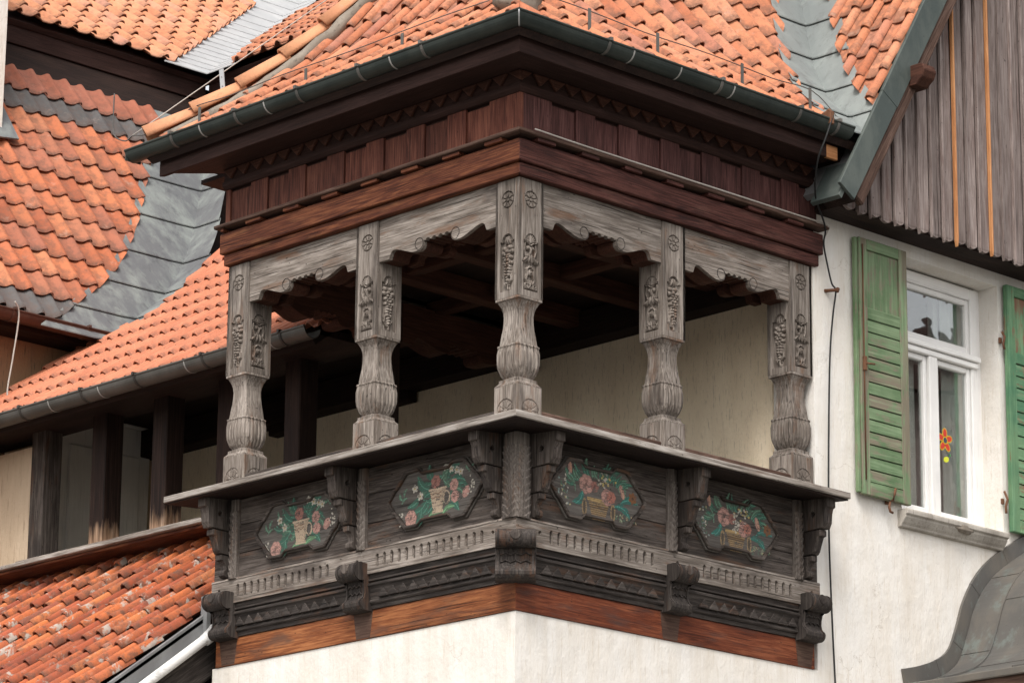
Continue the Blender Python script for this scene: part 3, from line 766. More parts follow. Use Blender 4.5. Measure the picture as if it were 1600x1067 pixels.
        def leaf(cu, cv, L, wd, rot, col):
            x = Ug-cu; y = Vg-cv; c, s_ = math.cos(rot), math.sin(rot); t_ = (x*c+y*s_)/L; q = (-x*s_+y*c)
            m_ = (t_ > 0) & (t_ < 1) & (np.abs(q-.15*L*np.sin(PI*np.clip(t_, 0, 1))) < wd*np.sin(PI*np.clip(t_, 0, 1))**.8)
            shape(m_, col); shape(m_ & (np.abs(q-.15*L*np.sin(PI*np.clip(t_, 0, 1))) < .003), tuple(x_*1.9+.02 for x_ in col))
        def flower(cu, cv, r, col, n_=5, ctr=(.5, .35, .1)):
            for k in range(n_):
                a = 2*PI*k/n_+.4; ell(cu+r*.6*math.cos(a), cv+r*.6*math.sin(a), r*.48, r*.36, a, col)
            ell(cu, cv, r*.26, r*.26, 0, ctr)
        def rose(cu, cv, r, col):
            r = r*.86
            for k in range(7):
                a = 2*PI*k/7; ell(cu+r*.6*math.cos(a), cv+r*.6*math.sin(a), r*.5, r*.4, a+1.2, col)
                ell(cu+r*.62*math.cos(a), cv+r*.62*math.sin(a), r*.36, r*.24, a+1.2, tuple(x*1.3 for x in col))
            for k in range(5):
                a = 2*PI*k/5+.5; ell(cu+r*.3*math.cos(a), cv+r*.3*math.sin(a), r*.34, r*.2, a+1.4, tuple(x*(.75 if k % 2 else 1.2) for x in col))
            ell(cu, cv, r*.16, r*.16, 0, tuple(x*.5 for x in col))
        GR, GR2, PK, RD, CR, TN, WH = (.045, .135, .095), (.085, .17, .115), (.43, .24, .20), (.30, .135, .11), (.50, .385, .275), (.34, .235, .125), (.56, .52, .44)
        if nm == 'L':
            for k in range(26):
                a0 = prn.uniform(0, 2*PI); leaf(.02+.12*math.cos(a0)*1.3, .02+.06*math.sin(a0), prn.uniform(.08, .17), prn.uniform(.014, .026), prn.choice([PI, 0, .5, 2.6, -.6, 3.7])+prn.uniform(-.5, .5), GR if k % 2 else GR2)
            for (a, b, L, r_t) in ((-.05, .03, .16, 2.4), (-.08, -.03, .15, 3.6), (.10, .06, .15, .7), (.1, -.06, .14, -.6), (-.02, .08, .12, 1.9), (-.13, -.08, .12, 4.3)): leaf(a, b, L, .03, r_t, GR)
            leaf(-.06, -.135, .15, .022, .05, (.12, .25, .13)); leaf(.06, -.14, .12, .018, .3, (.12, .25, .13))
            ell(.098, -.035, .034, .046, .25, CR); hole = ((Ug-.098)/.022)**2+((Vg+.035)/.034)**2 < 1; Aa[hole] = False
            jug = (np.abs(Ug-.02) < .040+.24*np.clip(Vg+.115, 0, 1)) & (np.abs(Vg+.045) < .072)
            shape(jug, CR); shape((np.abs(Ug-.02) < .050) & (np.abs(Vg+.118) < .008), CR); shape((np.abs(Ug-.02) < .082) & (np.abs(Vg-.028) < .006), tuple(x*1.15 for x in CR))
            for q_ in (-.005, -.03): shape(jug & (np.abs(Vg-(q_+.010*np.abs(((Ug*44) % 2)-1))) < .0032), (.25, .14, .09))
            shape(jug & (Ug > .055), tuple(x*.8 for x in CR))
            rose(.0, .075, .05, RD); rose(.165, .03, .046, PK); rose(.175, -.045, .044, PK); rose(-.225, -.125, .062, PK)
            ell(.275, -.03, .04, .03, .9, PK); ell(.275, -.02, .03, .017, .9, tuple(x*1.3 for x in PK))
            for q in ((.09, .155), (.14, .135), (.19, .12), (.225, .105)): flower(q[0], q[1], .024, WH)
            flower(-.19, .06, .026, WH); flower(-.14, .005, .026, WH)
            for q in ((-.30, .0, 2.1), (-.31, -.02, .6), (-.29, .02, 1.1), (.3, .09, .8), (.30, .1, 2.0)): leaf(q[0], q[1], .06, .012, q[2], GR2)
            for k in range(14): ell(prn.uniform(.29, .35), prn.uniform(-.06, .07), .007, .006, 0, WH)
            for k in range(16): ell(prn.uniform(-.34, -.29), prn.uniform(-.16, -.06), .008, .006, 0, WH)
        else:
            for k in range(40):
                a0 = prn.uniform(0, PI); leaf(.16*math.cos(a0)*1.2, .03+.06*math.sin(a0), prn.uniform(.06, .15), prn.uniform(.009, .018), a0+prn.uniform(-.6, .6), GR if k % 2 else GR2)
            for q in ((.14, -.06, .14, -.2), (.18, -.05, .13, -.6), (-.12, -.02, .12, 3.7), (.2, -.03, .16, .1), (-.13, .0, .11, 4.1)): leaf(q[0], q[1], q[2], .024, q[3], (.04, .17, .14))
            bask = (np.abs(Ug-.01) < .075+.02*(Vg+.10)/.06) & (np.abs(Vg+.105) < .062)
            shape(bask, TN); shape(bask & (((Vg*75) % 1) < .42), (.13, .075, .035)); shape((np.abs(Ug-.01) < .10) & (np.abs(Vg+.042) < .009), (.5, .34, .15))
            for sg in (-1, 1):
                ell(.01+sg*.125, -.10, .022, .055, 0, TN); ell(.01+sg*.125, -.10, .012, .04, 0, (.09, .07, .05))
            rose(-.10, .045, .072, PK); rose(-.025, .04, .04, RD); rose(.085, -.01, .062, PK); rose(.12, -.005, .045, (.40, .16, .12))
            for k in range(26): ell(prn.normal(.06, .035), prn.normal(.085, .02), .009, .007, 0, WH if prn.uniform() > .25 else (.5, .4, .15))
            if ci == 1:
                for k in range(22): ell(prn.normal(.015, .016), prn.normal(-.005, .03), .009, .007, 0, WH)
            ell(-.24, .13, .017, .042, .15, PK); ell(-.235, .13, .008, .036, .15, (.55, .3, .2)); leaf(-.24, .09, .12, .007, -1.2, GR2)
            ell(.215, .045, .02, .046, .35, PK); ell(.22, .04, .01, .04, .35, (.58, .34, .24)); leaf(.22, .07, .10, .012, .3, GR)
            flower(.31, .02, .036, (.24, .10, .04), 6, (.1, .05, .03))
            for k in range(40): ell(prn.normal(-.29, .03), prn.uniform(-.12, .09), .009, .006, prn.uniform(0, 3), [WH, (.25, .32, .30), GR2, (.4, .36, .2)][prn.integers(4)])
            for k in range(26): ell(prn.uniform(.16, .34), prn.normal(-.125, .014), .010, .004, prn.uniform(0, 3), [(.3, .34, .22), (.42, .32, .2), GR2][prn.integers(3)])
        # wear: flakes missing
        wn = prn.uniform(0, 1, (nv//2+2, nu//9+2)).repeat(2, 0).repeat(9, 1)[:nv, :nu]; w2 = prn.uniform(0, 1, Ug.shape)
        Aa &= (wn*.6+w2*.4) > .24
        Cc = Cc*.78+np.array([.075, .066, .06])[None, None, :]*.22
        su_ = -1 if nm == 'L' else 1
        vi = {}; Vv = []; Fv = []; Cv = []
        jj, ii = np.nonzero(Aa)
        def vid(i, j):
            k = (i, j)
            if k not in vi:
                vi[k] = len(Vv); Vv.append(T(sc_+su_*(i*px-hw), .0592, zc+j*px-hh))
            return vi[k]
        for j, i in zip(jj, ii):
            Fv.append((vid(i, j), vid(i+1, j), vid(i+1, j+1), vid(i, j+1))); Cv.append(Cc[j, i])
        pt = pyobj('flower_painting', Vv, Fv, PAINT, ca, ga=ga)
        ca_ = pt.data.color_attributes.new('paint', 'FLOAT_COLOR', 'CORNER')
        arr = np.ones((len(Fv), 4, 4), np.float32); arr[:, :, :3] = np.clip(np.array(Cv), 0, 1)[:, None, :]
        ca_.data.foreach_set('color', arr.ravel())
        pt['label'] = 'painted jug with pink roses and green leaves' if nm == 'L' else 'painted wicker basket with pink roses'
    # shelf brackets beside each post, and chevron-carved half columns
    def bracket(s0, s1, o0, o1):
        cs_ = (s0+s1)/2
        t1 = [(.03, 6.76), (.215, 6.765), (.232, 6.80), (.238, 6.86), (.248, 6.895), (.265, 6.90), (.265, 6.958), (.03, 6.985)]
        t2 = [(.03, 6.60), (.118, 6.605), (.135, 6.625), (.15, 6.67), (.168, 6.715), (.19, 6.72), (.19, 6.757), (.03, 6.757)]
        t3 = [(.03, 6.452), (.062, 6.45), (.085, 6.462), (.088, 6.482), (.076, 6.50), (.065, 6.502), (.07, 6.53), (.088, 6.558), (.112, 6.562), (.112, 6.597), (.03, 6.597)]
        star = []
        for k in range(16):
            r = .024 if k % 2 == 0 else .014; star.append((.135+r*math.cos(PI*k/8), 6.865+r*math.sin(PI*k/8)))
        bm = bmesh.new(); prism_hole(bm, t1, [star], s0, s1, lambda a, b, n: T(n, a, b)); br = bmobj('bracket', bm, OAKD, bal, 'z', bev=.003)
        bm = bmesh.new(); prism(bm, t2, s0+.006, s1-.006, lambda a, b, n: T(n, a, b)); bmobj('bracket_tier', bm, OAKD, br, 'z', bev=.003)
        bm = bmesh.new(); prism(bm, t3, s0+.012, s1-.012, lambda a, b, n: T(n, a, b)); bmobj('bracket_tier', bm, OAKD, br, 'z', bev=.003)
    def column(s0, s1, corner=False):
        u = np.linspace(s0, s1, 30); z = np.linspace(6.43, 6.96, 210); U_, Z_ = np.meshgrid(u, z)
        c = (s0+s1)/2; hw_ = (s1-s0)/2; rel = (U_-c)/hw_
        body = np.sqrt(np.maximum(0, 1-rel**2*.85))*.034
        saw = ((Z_*1.0-np.abs(rel)*.045) % .046)/.046
        H_ = body*.9+.013*saw
        H_ = np.where(Z_ > 6.88, body*.9, H_)
        V_, F2 = heightfield(u, z, H_, lambda a, b, h: T(a, .046+h, b), .02)
        pyobj('chevron_column', V_, F2, OAKM, bal, ga='z', smooth=True)
    if nm == 'L':
        column(-.075, .055); bracket(.075, .155, 0, 0)
        column(1.305, 1.385); bracket(1.40, 1.48, 0, 0)
        column(2.565, 2.645); bracket(2.66, 2.74, 0, 0)
    else:
        column(-.075, .055); bracket(.075, .155, 0, 0)
        column(1.265, 1.345); bracket(1.365, 1.445, 0, 0)
        column(2.455, 2.535); bracket(2.555, 2.635, 0, 0)
# scrolled consoles under the band
def console(T, s0, s1, ga):
    pr = [(-.02, 6.335), (.075, 6.342)]
    cx, cz, r = .112, 6.287, .058
    for k in range(19):
        a = PI*.60-k*(PI*1.24)/18; pr.append((cx+r*math.cos(a), cz+r*math.sin(a)))
    pr += [(.082, 6.215), (.074, 6.185), (.072, 6.155), (.078, 6.128), (.090, 6.112), (.102, 6.104), (.108, 6.090), (.105, 6.070), (.094, 6.054), (.076, 6.045), (-.02, 6.040)]
    bm = bmesh.new(); prism(bm, pr, s0, s1, lambda a, b, n: T(n, a, b))
    o = bmobj('console', bm, OAKG, bal, 'z')
    cs_ = (s0+s1)/2
    # round eye and side fillets on the scroll
    bm = bmesh.new()
    ring = [(cs_+.034*math.cos(2*PI*k/18), 6.302+.034*math.sin(2*PI*k/18)) for k in range(18)]
    prism(bm, ring, .14, .180, lambda a, b, d: T(a, d-abs(b-6.302)*.25, b)); bmobj('scroll_eye', bm, OAKD, o, 'z', bev=.005)
    for e in (s0+.010, s1-.022):
        pp = [(d+.007, z) for d, z in pr[3:-3]]+[(d-.02, z) for d, z in pr[3:-3]][::-1]
        bm = bmesh.new(); prism(bm, pp, e, e+.012, lambda a, b, n: T(n, a, b)); bmobj('fillet', bm, OAKG, o, 'z')
    for zz_, dd in ((6.195, .080), (6.150, .075)):
        n = 6; ptsz = [T(s0+.03+(s1-s0-.06)*k/n, dd+.003, zz_+(.012 if k % 2 else -.004)) for k in range(n+1)]
        tube('zigzag_carving', ptsz, .005, OAKG, o, 5)
console(TL, 1.28, 1.465, 'x'); console(TL, 2.59, 2.79, 'x')
console(TR, 1.255, 1.44, 'y'); console(TR, 2.51, 2.70, 'y')
q = math.sqrt(.5)
def TC(s, d, z):   # diagonal console on the corner
    return (s*q+(d+.02)*q, s*q-(d+.02)*q, z)
console(TC, -.122, .122, 'z')
for nm, T, ga in SIDES: pass
# dark stain strips of the plank below each console are bare sooty pieces
for T, c, ga in ((TL, 1.375, 'x'), (TR, 1.345, 'y'), (TL, 2.70, 'x'), (TR, 2.61, 'y')):
    bm = bmesh.new(); prism(bm, [(c-.10, 6.052), (c-.075, 5.880), (c+.055, 5.880), (c+.085, 6.052)],   .008, .0107, lambda a, b, d: T(a, d, b)); bmobj('console_foot', bm, ORWD, bal, ga)

# ------------------------------------------------------------------ tiles
def tile_mesh(kind, W, L, mat, name='tile', seg=15, rise=.05, th=.012):
    xs = np.linspace(0, 1.06, seg)
    v = []; f = []
    def zx(x):
        if kind == 's':
            k = np.interp(x, [0, .05, .16, .40, .56, .66, .73, .80, .88, .97, 1.03, 1.06], [.010, .0, -.004, -.003, .002, .010, .028, .042, .046, .043, .033, .020])*rise/.046
        else:
            k = rise*max(0, math.cos(PI*((x*2) % 1-.62)/.62)) if abs((x*2) % 1-.62) < .31 else 0
            k = rise*.85*max(0, math.sin(PI*(((x*2) % 1)-.3)/.65)) if ((x*2) % 1) > .3 and ((x*2) % 1) < .95 else 0
        return float(k)
    ys = [0, .015, .06, L*.5, L]
    for side in (0, 1):
        for y in ys:
            for x in xs:
                z = zx(x)+.029*(1-y/L)+(0 if side == 0 else -th)
                if y == 0 and side == 0: z -= .004
                yy = y
                if kind == 's' and y == 0: yy = y+.010*abs(x-.5)
                v.append((x*W, yy, z))
    n = len(xs); m = len(ys); o = n*m
    for j in range(m-1):
        for i in range(n-1):
            a = j*n+i; f.append((a, a+1, a+n+1, a+n)); f.append((o+a, o+a+n, o+a+n+1, o+a+1))
    for i in range(n-1): f.append((i, o+i, o+i+1, i+1)); b = (m-1)*n; f.append((b+i, b+i+1, o+b+i+1, o+b+i))
    for j in range(m-1):
        a = j*n; f.append((a, a+n, o+a+n, o+a)); b = a+n-1; f.append((b, o+b, o+b+n, b+n))
    me = pyobj(name, v, f, mat, mesh_only=True, ga='y')
    at = me.attributes.new('pan', 'FLOAT', 'POINT'); at.data.foreach_set('value', [1-min(1, max(0, zx(x_/W)/rise*1.6)) for x_, y_, z_ in v])
    at = me.attributes.new('lip', 'FLOAT', 'POINT'); at.data.foreach_set('value', [max(0., 1-y_/L*1.25) for x_, y_, z_ in v])
    me.polygons.foreach_set('use_smooth', [True]*len(me.polygons))
    me.set_sharp_from_angle(angle=.9)
    return me
class Roof:
    """a slope: origin on the eave, along (unit), inward (unit), profile [(h,z)] from the eave up"""
    def __init__(s, org, along, inw, prof):
        s.o = Vector(org); s.a = Vector(along); s.i = Vector(inw); s.p = prof
        s.L = [0]
        for (h0, z0), (h1, z1) in zip(prof[:-1], prof[1:]): s.L.append(s.L[-1]+math.hypot(h1-h0, z1-z0))
    def hz(s, l):
        h = np.interp(l, s.L, [p[0] for p in s.p]); z = np.interp(l, s.L, [p[1] for p in s.p]); return float(h), float(z)
    def at(s, u, l, up=0.):
        h, z = s.hz(l); n, t = s.frame(l); return s.o+s.a*u+s.i*h+Vector((0, 0, z))+n*up
    def frame(s, l):
        h0, z0 = s.hz(max(0, l-.08)); h1, z1 = s.hz(min(s.L[-1], l+.08))
        t = (s.i*(h1-h0)+Vector((0, 0, z1-z0))).normalized(); return s.a.cross(t).normalized(), t
    def zat(s, h): return s.o.z+float(np.interp(h, [p[0] for p in s.p], [p[1] for p in s.p]))
def lay(root, R, W, exp, u0, u1, rows, mesh, clips=(), bad=None, alt=None, jit=1., maxn=300, l0=-.03, stag=0, uo=0.):
    """clips: functions centre->(point, normal) or None; material on the -normal side is kept"""
    n = 0; me_len = exp+.07
    for r in range(rows[0], rows[1]):
        for c in range(int(math.floor(u0/W)), int(math.ceil(u1/W))):
            l = l0+r*exp; u = c*W+uo+stag*(r % 2)*W/2
            if u < u0-.02 or u > u1: continue
            mid = R.at(u+W*.5, l+exp*.5)
            if bad and bad(mid, r, c): continue
            nrm, t = R.frame(l+exp*.4)
            p = R.at(u, l)
            sl = -random.uniform(.015, .04) if random.random() < .05*jit else 0.
            p = p+t*sl+nrm*(.014+abs(random.gauss(0, .004))*jit)+R.a*random.gauss(0, .0025)*jit+t*random.gauss(0, .005)*jit
            rz = random.gauss(0, .013)*jit; ry = random.gauss(0, .014)*jit
            mw = Matrix((( R.a.x, t.x, nrm.x, p.x), (R.a.y, t.y, nrm.y, p.y), (R.a.z, t.z, nrm.z, p.z), (0, 0, 0, 1))) @ Matrix.Rotation(rz, 4, 'Z') @ Matrix.Rotation(ry, 4, 'Y')
            me = mesh
            if alt: me = alt(r, c, mesh)
            cut = False; out = False; planes = []
            for cf in clips:
                q = cf(mid)
                if q is None: continue
                pt, nn = q; co = [(mw @ Vector(x)) for x in ((0, 0, 0), (W*1.1, 0, 0), (0, me_len, 0), (W*1.1, me_len, 0))]
                ds = [(x-pt).dot(nn) for x in co]
                if min(ds) > -.02: out = True; break
                if max(ds) > 0: planes.append((pt, nn))
            if out or n >= maxn: continue
            if planes:
                bm = bmesh.new(); bm.from_mesh(me); inv = mw.inverted()
                for pt, nn in planes:
                    ln = (inv.to_3x3() @ nn).normalized()
                    bmesh.ops.bisect_plane(bm, geom=bm.verts[:]+bm.edges[:]+bm.faces[:], plane_co=inv @ pt, plane_no=ln, clear_outer=True)
                if len(bm.faces) < 4: bm.free(); continue
                m2 = bpy.data.meshes.new('tile'); bm.to_mesh(m2); bm.free(); m2.materials.append(me.materials[0]); me = m2
            link('tile', me, None, root, mw); n += 1
    return n
def deck(root, R, u0, u1, mat, drop=.03, name='roof_deck', clip=None):
    bm = bmesh.new(); k = len(R.p); rows = []
    for (l) in R.L:
        rows.append([bm.verts.new(R.at(u, l, -drop)) for u in (u0, u1)]+[bm.verts.new(R.at(u, l, -drop-.05)) for u in (u1, u0)])
    for a, b in zip(rows[:-1], rows[1:]):
        for i in range(4): bm.faces.new((a[i], a[(i+1) % 4], b[(i+1) % 4], b[i]))
    bm.faces.new(rows[0]); bm.faces.new(rows[-1][::-1])
    if clip:
        for pt, nn in clip:
            r = bmesh.ops.bisect_plane(bm, geom=bm.verts[:]+bm.edges[:]+bm.faces[:], plane_co=pt, plane_no=nn, clear_outer=True)
            bmesh.ops.holes_fill(bm, edges=[e for e in bm.edges if len(e.link_faces) == 1], sides=0)
    return bmobj(name, bm, mat, root)
def mesh_variant(me, mat):
    m = me.copy(); m.materials.clear(); m.materials.append(mat); return m
def ridge_mesh(L, r, mat, r2=None):
    v = []; f = []; n = 12; r2 = r2 or r*.86
    for sgn, th in ((0, 0), (1, .016)):
        for y, rr in ((0, r), (L, r2)):
            for k in range(n+1):
                a = PI*k/n; v.append(((rr-th)*math.cos(a), y, (rr-th)*math.sin(a)-.02))
    m = n+1
    for k in range(n):
        f.append((k, k+1, m+k+1, m+k)); f.append((2*m+k, 3*m+k, 3*m+k+1, 2*m+k+1)); f.append((k, 2*m+k, 2*m+k+1, k+1)); f.append((m+k, m+k+1, 3*m+k+1, 3*m+k))
    f.append((0, m, 3*m, 2*m)); f.append((n, 2*m+n, 3*m+n, m+n))
    return pyobj('ridge_tile', v, f, mat, mesh_only=True, ga='y', smooth=True)
def lump(name, c, r, mat, parent, seed=0, sc3=(1, 1, 1), label=None):
    bm = bmesh.new(); bmesh.ops.create_icosphere(bm, subdivisions=3, radius=1)
    rr = np.random.default_rng(seed); ph = rr.uniform(0, 6, 9)
    for v in bm.verts:
        p = v.co.copy(); k = 1+.13*math.sin(3*p.x+ph[0])*math.sin(4*p.y+ph[1])+.09*math.sin(7*p.z+ph[2]+3*p.x)+.06*math.sin(11*p.y+ph[3]+5*p.z)
        v.co = Vector((p.x*sc3[0], p.y*sc3[1], p.z*sc3[2]))*r*k+Vector(c)
    return bmobj(name, bm, mat, parent, 'x', smooth=True, label=label)

# ---- balcony roof
EO = .40
def curve(t0, t1, h0, h1, hmax, n=10):
    p = [(0, 0), (h0, h0*t0)]; h, z = p[-1]
    for k in range(n):
        dh = (h1-h0)/n; t = t0+(t1-t0)*(k+.5)/n; h += dh; z += dh*t; p.append((h, z))
    p.append((hmax, z+(hmax-h)*t1)); return p
bprof = curve(.78, 1.5, .35, 1.05, 3.0)
broof = empty('balcony_roof', 'salmon clay tile hipped roof over the carved balcony, behind the dark green gutter', 'roof', (-1.4, 1.4, 9.45))
RBL = Roof((0, -EO, 9.415), (1, 0, 0), (0, 1, 0), bprof)
RBR = Roof((EO, 0, 9.415), (0, 1, 0), (-1, 0, 0), bprof)
RBE = Roof((-3.28, 0, 9.475), (0, -1, 0), (1, 0, 0), bprof)
SM = tile_mesh('s', .19, .37, T_BALC, rise=.055)
hipn = Vector((1, 1, 0)).normalized()
hip_c = lambda c: (Vector((0, 0, 0))+hipn*-.0, hipn)
hip_r = lambda c: (Vector((0, 0, 0)), -hipn)
hl = Vector((-3.28, -EO, 0)); hln = Vector((-1, 1, 0)).normalized()
hip_l = lambda c: (hl, hln)
# gable roof beyond it (used for the valley)
GT = 1.66
gprof = [(0, 0), (3.15, 3.15*GT)]
RG = Roof((0, 2.60, 9.10), (1, 0, 0), (0, 1, 0), gprof)
def solve_bal(z): # outward distance on the balcony slope for a height
    hs_ = [p[0] for p in bprof]; zs_ = [9.475+p[1] for p in bprof]; return float(np.interp(z, zs_, hs_))
def crease1(z): return Vector((EO-solve_bal(z), 2.60+(z-9.10)/GT, z))
VW1, VW2 = .30, .28
def clip_balR(c):
    z = max(c.z, 9.40); a = crease1(z-.1)-Vector((0, VW1, 0)); b = crease1(z+.1)-Vector((0, VW1, 0))
    n, t = RBR.frame(float(np.interp(z-9.475, [p[1] for p in bprof], RBR.L))); tg = (b-a).normalized(); nn = tg.cross(n).normalized()
    if nn.y < 0: nn = -nn
    return crease1(z)-Vector((0, VW1, 0)), nn
def clip_gab(c):
    z = max(c.z, 9.3); a = crease1(z-.1)+Vector((VW2, 0, 0)); b = crease1(z+.1)+Vector((VW2, 0, 0))
    n, t = RG.frame(1); tg = (b-a).normalized(); nn = tg.cross(n).normalized()
    if nn.x > 0: nn = -nn
    return crease1(z)+Vector((VW2, 0, 0)), nn
NR = 7
lay(broof, RBL, .19, .30, -3.30, .45, (0, NR), SM, (hip_c, hip_l), maxn=150)
lay(broof, RBR, .19, .30, -.45, 3.9, (0, NR+1), SM, (hip_r, clip_balR), maxn=150)
zt = 13.2
deck(broof, RBL, -3.4, .5, INTD, .02, clip=[(Vector((0, 0, 0)), hipn), (hl, hln)])
deck(broof, RBR, -.5, 3.6, INTD, .02, clip=[(Vector((0, 0, 0)), -hipn), (crease1(9.45), (crease1(10.6)-crease1(9.45)).cross(Vector((0, 0, 1))).normalized())])
deck(broof, RBE, -3.4, .42, INTD, .02, clip=[(hl, -hln)])
RM = ridge_mesh(.40, .120, T_RIDGE, .092)
def hip_ridge(corner, dirv, l0, n, step, root, prof, mesh, lift=.03, z0=9.475):
    hs_ = [p[0] for p in prof]; zs_ = [p[1] for p in prof]; h = l0
    for k in range(n):
        a = Vector(corner)+Vector(dirv)*h; a.z = z0+np.interp(h, hs_, zs_)+lift
        h2 = h
        while True:
            h2 += .005; b = Vector(corner)+Vector(dirv)*h2; b.z = z0+np.interp(h2, hs_, zs_)+lift
            if (b-a).length > step or h2 > 4: break
        y = (b-a).normalized(); x = y.cross(Vector((0, 0, 1))).normalized(); zz_ = x.cross(y)
        a = a+zz_*.018
        mw = Matrix(((x.x, y.x, zz_.x, a.x), (x.y, y.y, zz_.y, a.y), (x.z, y.z, zz_.z, a.z), (0, 0, 0, 1))) @ Matrix.Rotation(-.03, 4, 'X') @ Matrix.Rotation(random.gauss(0, .02), 4, 'Z')
        link('ridge_tile', mesh, None, root, mw)
        h = h2
hip_ridge((-3.28, -EO, 0), (1, 1, 0), .02, 6, .36, broof, bprof, RM)
hip_ridge((EO, -EO, 0), (-1, 1, 0), .42, 4, .36, broof, bprof, RM)
lump('mortar_lump', (EO-.30, -EO+.30, 9.475+.27), .15, MORT, broof, 3, (1, 1, .95), label='grey mortar lump closing the corner hip')
hs_ = [p[0] for p in bprof]; zs_ = [p[1] for p in bprof]
tube('mortar_bed', [(-3.28+h+.085+.012*math.sin(h*37), -EO+h-.085, 9.415+np.interp(h, hs_, zs_)-.005+.012*math.sin(h*53)) for h in np.arange(.12, 2.2, .06)], (.050), MORT, broof, 7, label='strip of grey mortar under the left hip tiles')

# ---- gutters
def gutter_run(T, s0, s1, dc, z, r, mat, root, strapmat, straps, s0m=None, s1m=None, name='trough', ga='x'):
    """half-round trough; dc = distance of the gutter's axis; s0m/s1m: mitre functions d->s"""
    n = 14; pr = []
    for k in range(n+1):
        a = PI+PI*k/n; pr.append((dc-r*math.cos(a)*-1 if False else dc+r*math.cos(a), z+r*math.sin(a)))
    bead = [(dc+r+.009*math.cos(a), z+.003+.009*math.sin(a)) for a in [PI*1.0-2*PI*k/8 for k in range(7)]]
    outer_ = pr+bead
    inn = [(dc+(r-.006)*math.cos(PI+PI*k/n), z+(r-.006)*math.sin(PI+PI*k/n)) for k in range(n+1)][::-1]
    full = outer_+inn
    bm = bmesh.new()
    A = [bm.verts.new(T(s0m(d) if s0m else s0, d, zz)) for d, zz in full]; B = [bm.verts.new(T(s1m(d) if s1m else s1, d, zz)) for d, zz in full]
    k = len(full)
    for i in range(k): bm.faces.new((A[i], A[(i+1) % k], B[(i+1) % k], B[i]))
    bm.faces.new(A); bm.faces.new(B[::-1])
    bmobj(name, bm, mat, root, ga, smooth=False)
    o = root
    for s, kind in straps:
        bm = bmesh.new(); wd = .011 if kind else .005; rr = r+(.005 if kind else .003)
        pts = [(dc+rr*math.cos(PI*1.02+PI*.98*k/n), z+rr*math.sin(PI*1.02+PI*.98*k/n)) for k in range(n+1)]
        pin = [(dc+(rr-.01)*math.cos(PI*1.02+PI*.98*k/n), z+(rr-.01)*math.sin(PI*1.02+PI*.98*k/n)) for k in range(n+1)][::-1]
        if kind: pts = pts+[(dc+rr+.014, z+.004), (dc+rr+.012, z+.020), (dc+rr-.012, z+.022), (dc+rr-.03, z+.008)]; pts = pts[:n+1]+pts[n+1:]
        prism(bm, pts[:n+1]+pin, s-wd, s+wd, lambda a, b, q: T(q, a, b))
        if kind: bbox(bm, (s-wd, dc+rr-.02, z+.0), (s+wd, dc+rr+.016, z+.022), T)
        bmobj('strap' if kind else 'solder_seam', bm, strapmat if kind else SEAM, o, ga)
GZ, GR_, GD = 9.472, .070, .392
gt = empty('balcony_gutter', 'dark green half round gutter running round the corner of the balcony eaves', 'gutter', (0, 0, 9.40))
gutter_run(TL, 0, 3.42, GD, GZ, GR_, GUT, gt, STRAP, [(.42, 1), (.72, 0), (1.02, 1), (1.62, 1), (1.95, 0), (2.25, 1), (2.62, 0), (2.92, 1)], s0m=lambda d: -d)
gutter_run(TR, 0, 2.66, GD, GZ, GR_, GUT, gt, STRAP, [(.33, 1), (.55, 0), (.98, 0), (1.36, 1), (1.48, 0), (2.12, 1), (2.5, 1)], s0m=lambda d: -d)
tube('mitre_solder', [(GD+GR_*1.03*math.cos(a), -(GD+GR_*1.03*math.cos(a)), GZ+GR_*1.03*math.sin(a)) for a in [PI*1.5+PI*.5*k/8 for k in range(9)]], .005, ZINC, gt, 5)
box('end_cap', (3.412, GD-.066, GZ-.066), (3.42, GD+.066, GZ), GUT, gt, 0, 'z', lambda s, d, z: TL(s, d, z))

# ---- gable roof, verge and boarded gable
gab = empty('gable_roof', 'steep clay tile roof slope with green grey metal verge above the boarded gable', 'roof', (.2, 3.3, 9.3))
SG = tile_mesh('s', .205, .36, T_BALC, rise=.06)
lay(gab, RG, .205, .285, -1.8, .21, (0, 14), SG, (clip_gab,), maxn=110, l0=.16, uo=-.015)
deck(gab, RG, -4.0, .40, LEAD, .03)
RG2 = Roof((0, 8.9, 9.10), (-1, 0, 0), (0, -1, 0), [(0, 0), (3.15, 3.15*GT)])
deck(gab, RG2, -.40, 4.0, T_RED, .03)
def vergept(y, up): # point on the verge line moved perpendicular to the slope
    n = Vector((0, -GT, 1)).normalized(); return Vector((0, y, 9.10+(y-2.60)*GT))+n*up
def vergestrip(name, x0, x1, up0, up1, y0, y1, mat, bev=.003, cut=True):
    bm = bmesh.new(); t = Vector((0, 1, GT)).normalized(); vs_ = []
    for x in (x0, x1):
        for y in (y0, y1):
            for up in (up0, up1):
                p = vergept(y, up); p.x = x; vs_.append(bm.verts.new(p))
    for q in ((0, 1, 3, 2), (4, 6, 7, 5), (0, 4, 5, 1), (2, 3, 7, 6), (0, 2, 6, 4), (1, 5, 7, 3)): bm.faces.new([vs_[i] for i in q])
    return bmobj(name, bm, mat, gab, (0, 1, GT), bev)
vergestrip('verge_flashing', .425, .452, -.115, .055, 2.56, 3.02, FLASH)
vergestrip('verge_flashing', .427, .455, -.118, .059, 3.015, 5.6, FLASH)
vergestrip('bargeboard', .385, .440, -.215, -.112, 2.58, 5.6, BARGE, .012)
vergestrip('verge_soffit', .28, .39, -.13, -.10, 2.76, 5.6, INTD, 0)
vergestrip('eave_apron', .17, .424, -.035, .0, 2.53, 2.70, FLASH, .002)
vergestrip('eave_underside', .18, .42, -.15, -.036, 2.57, 2.70, INTD, 0)
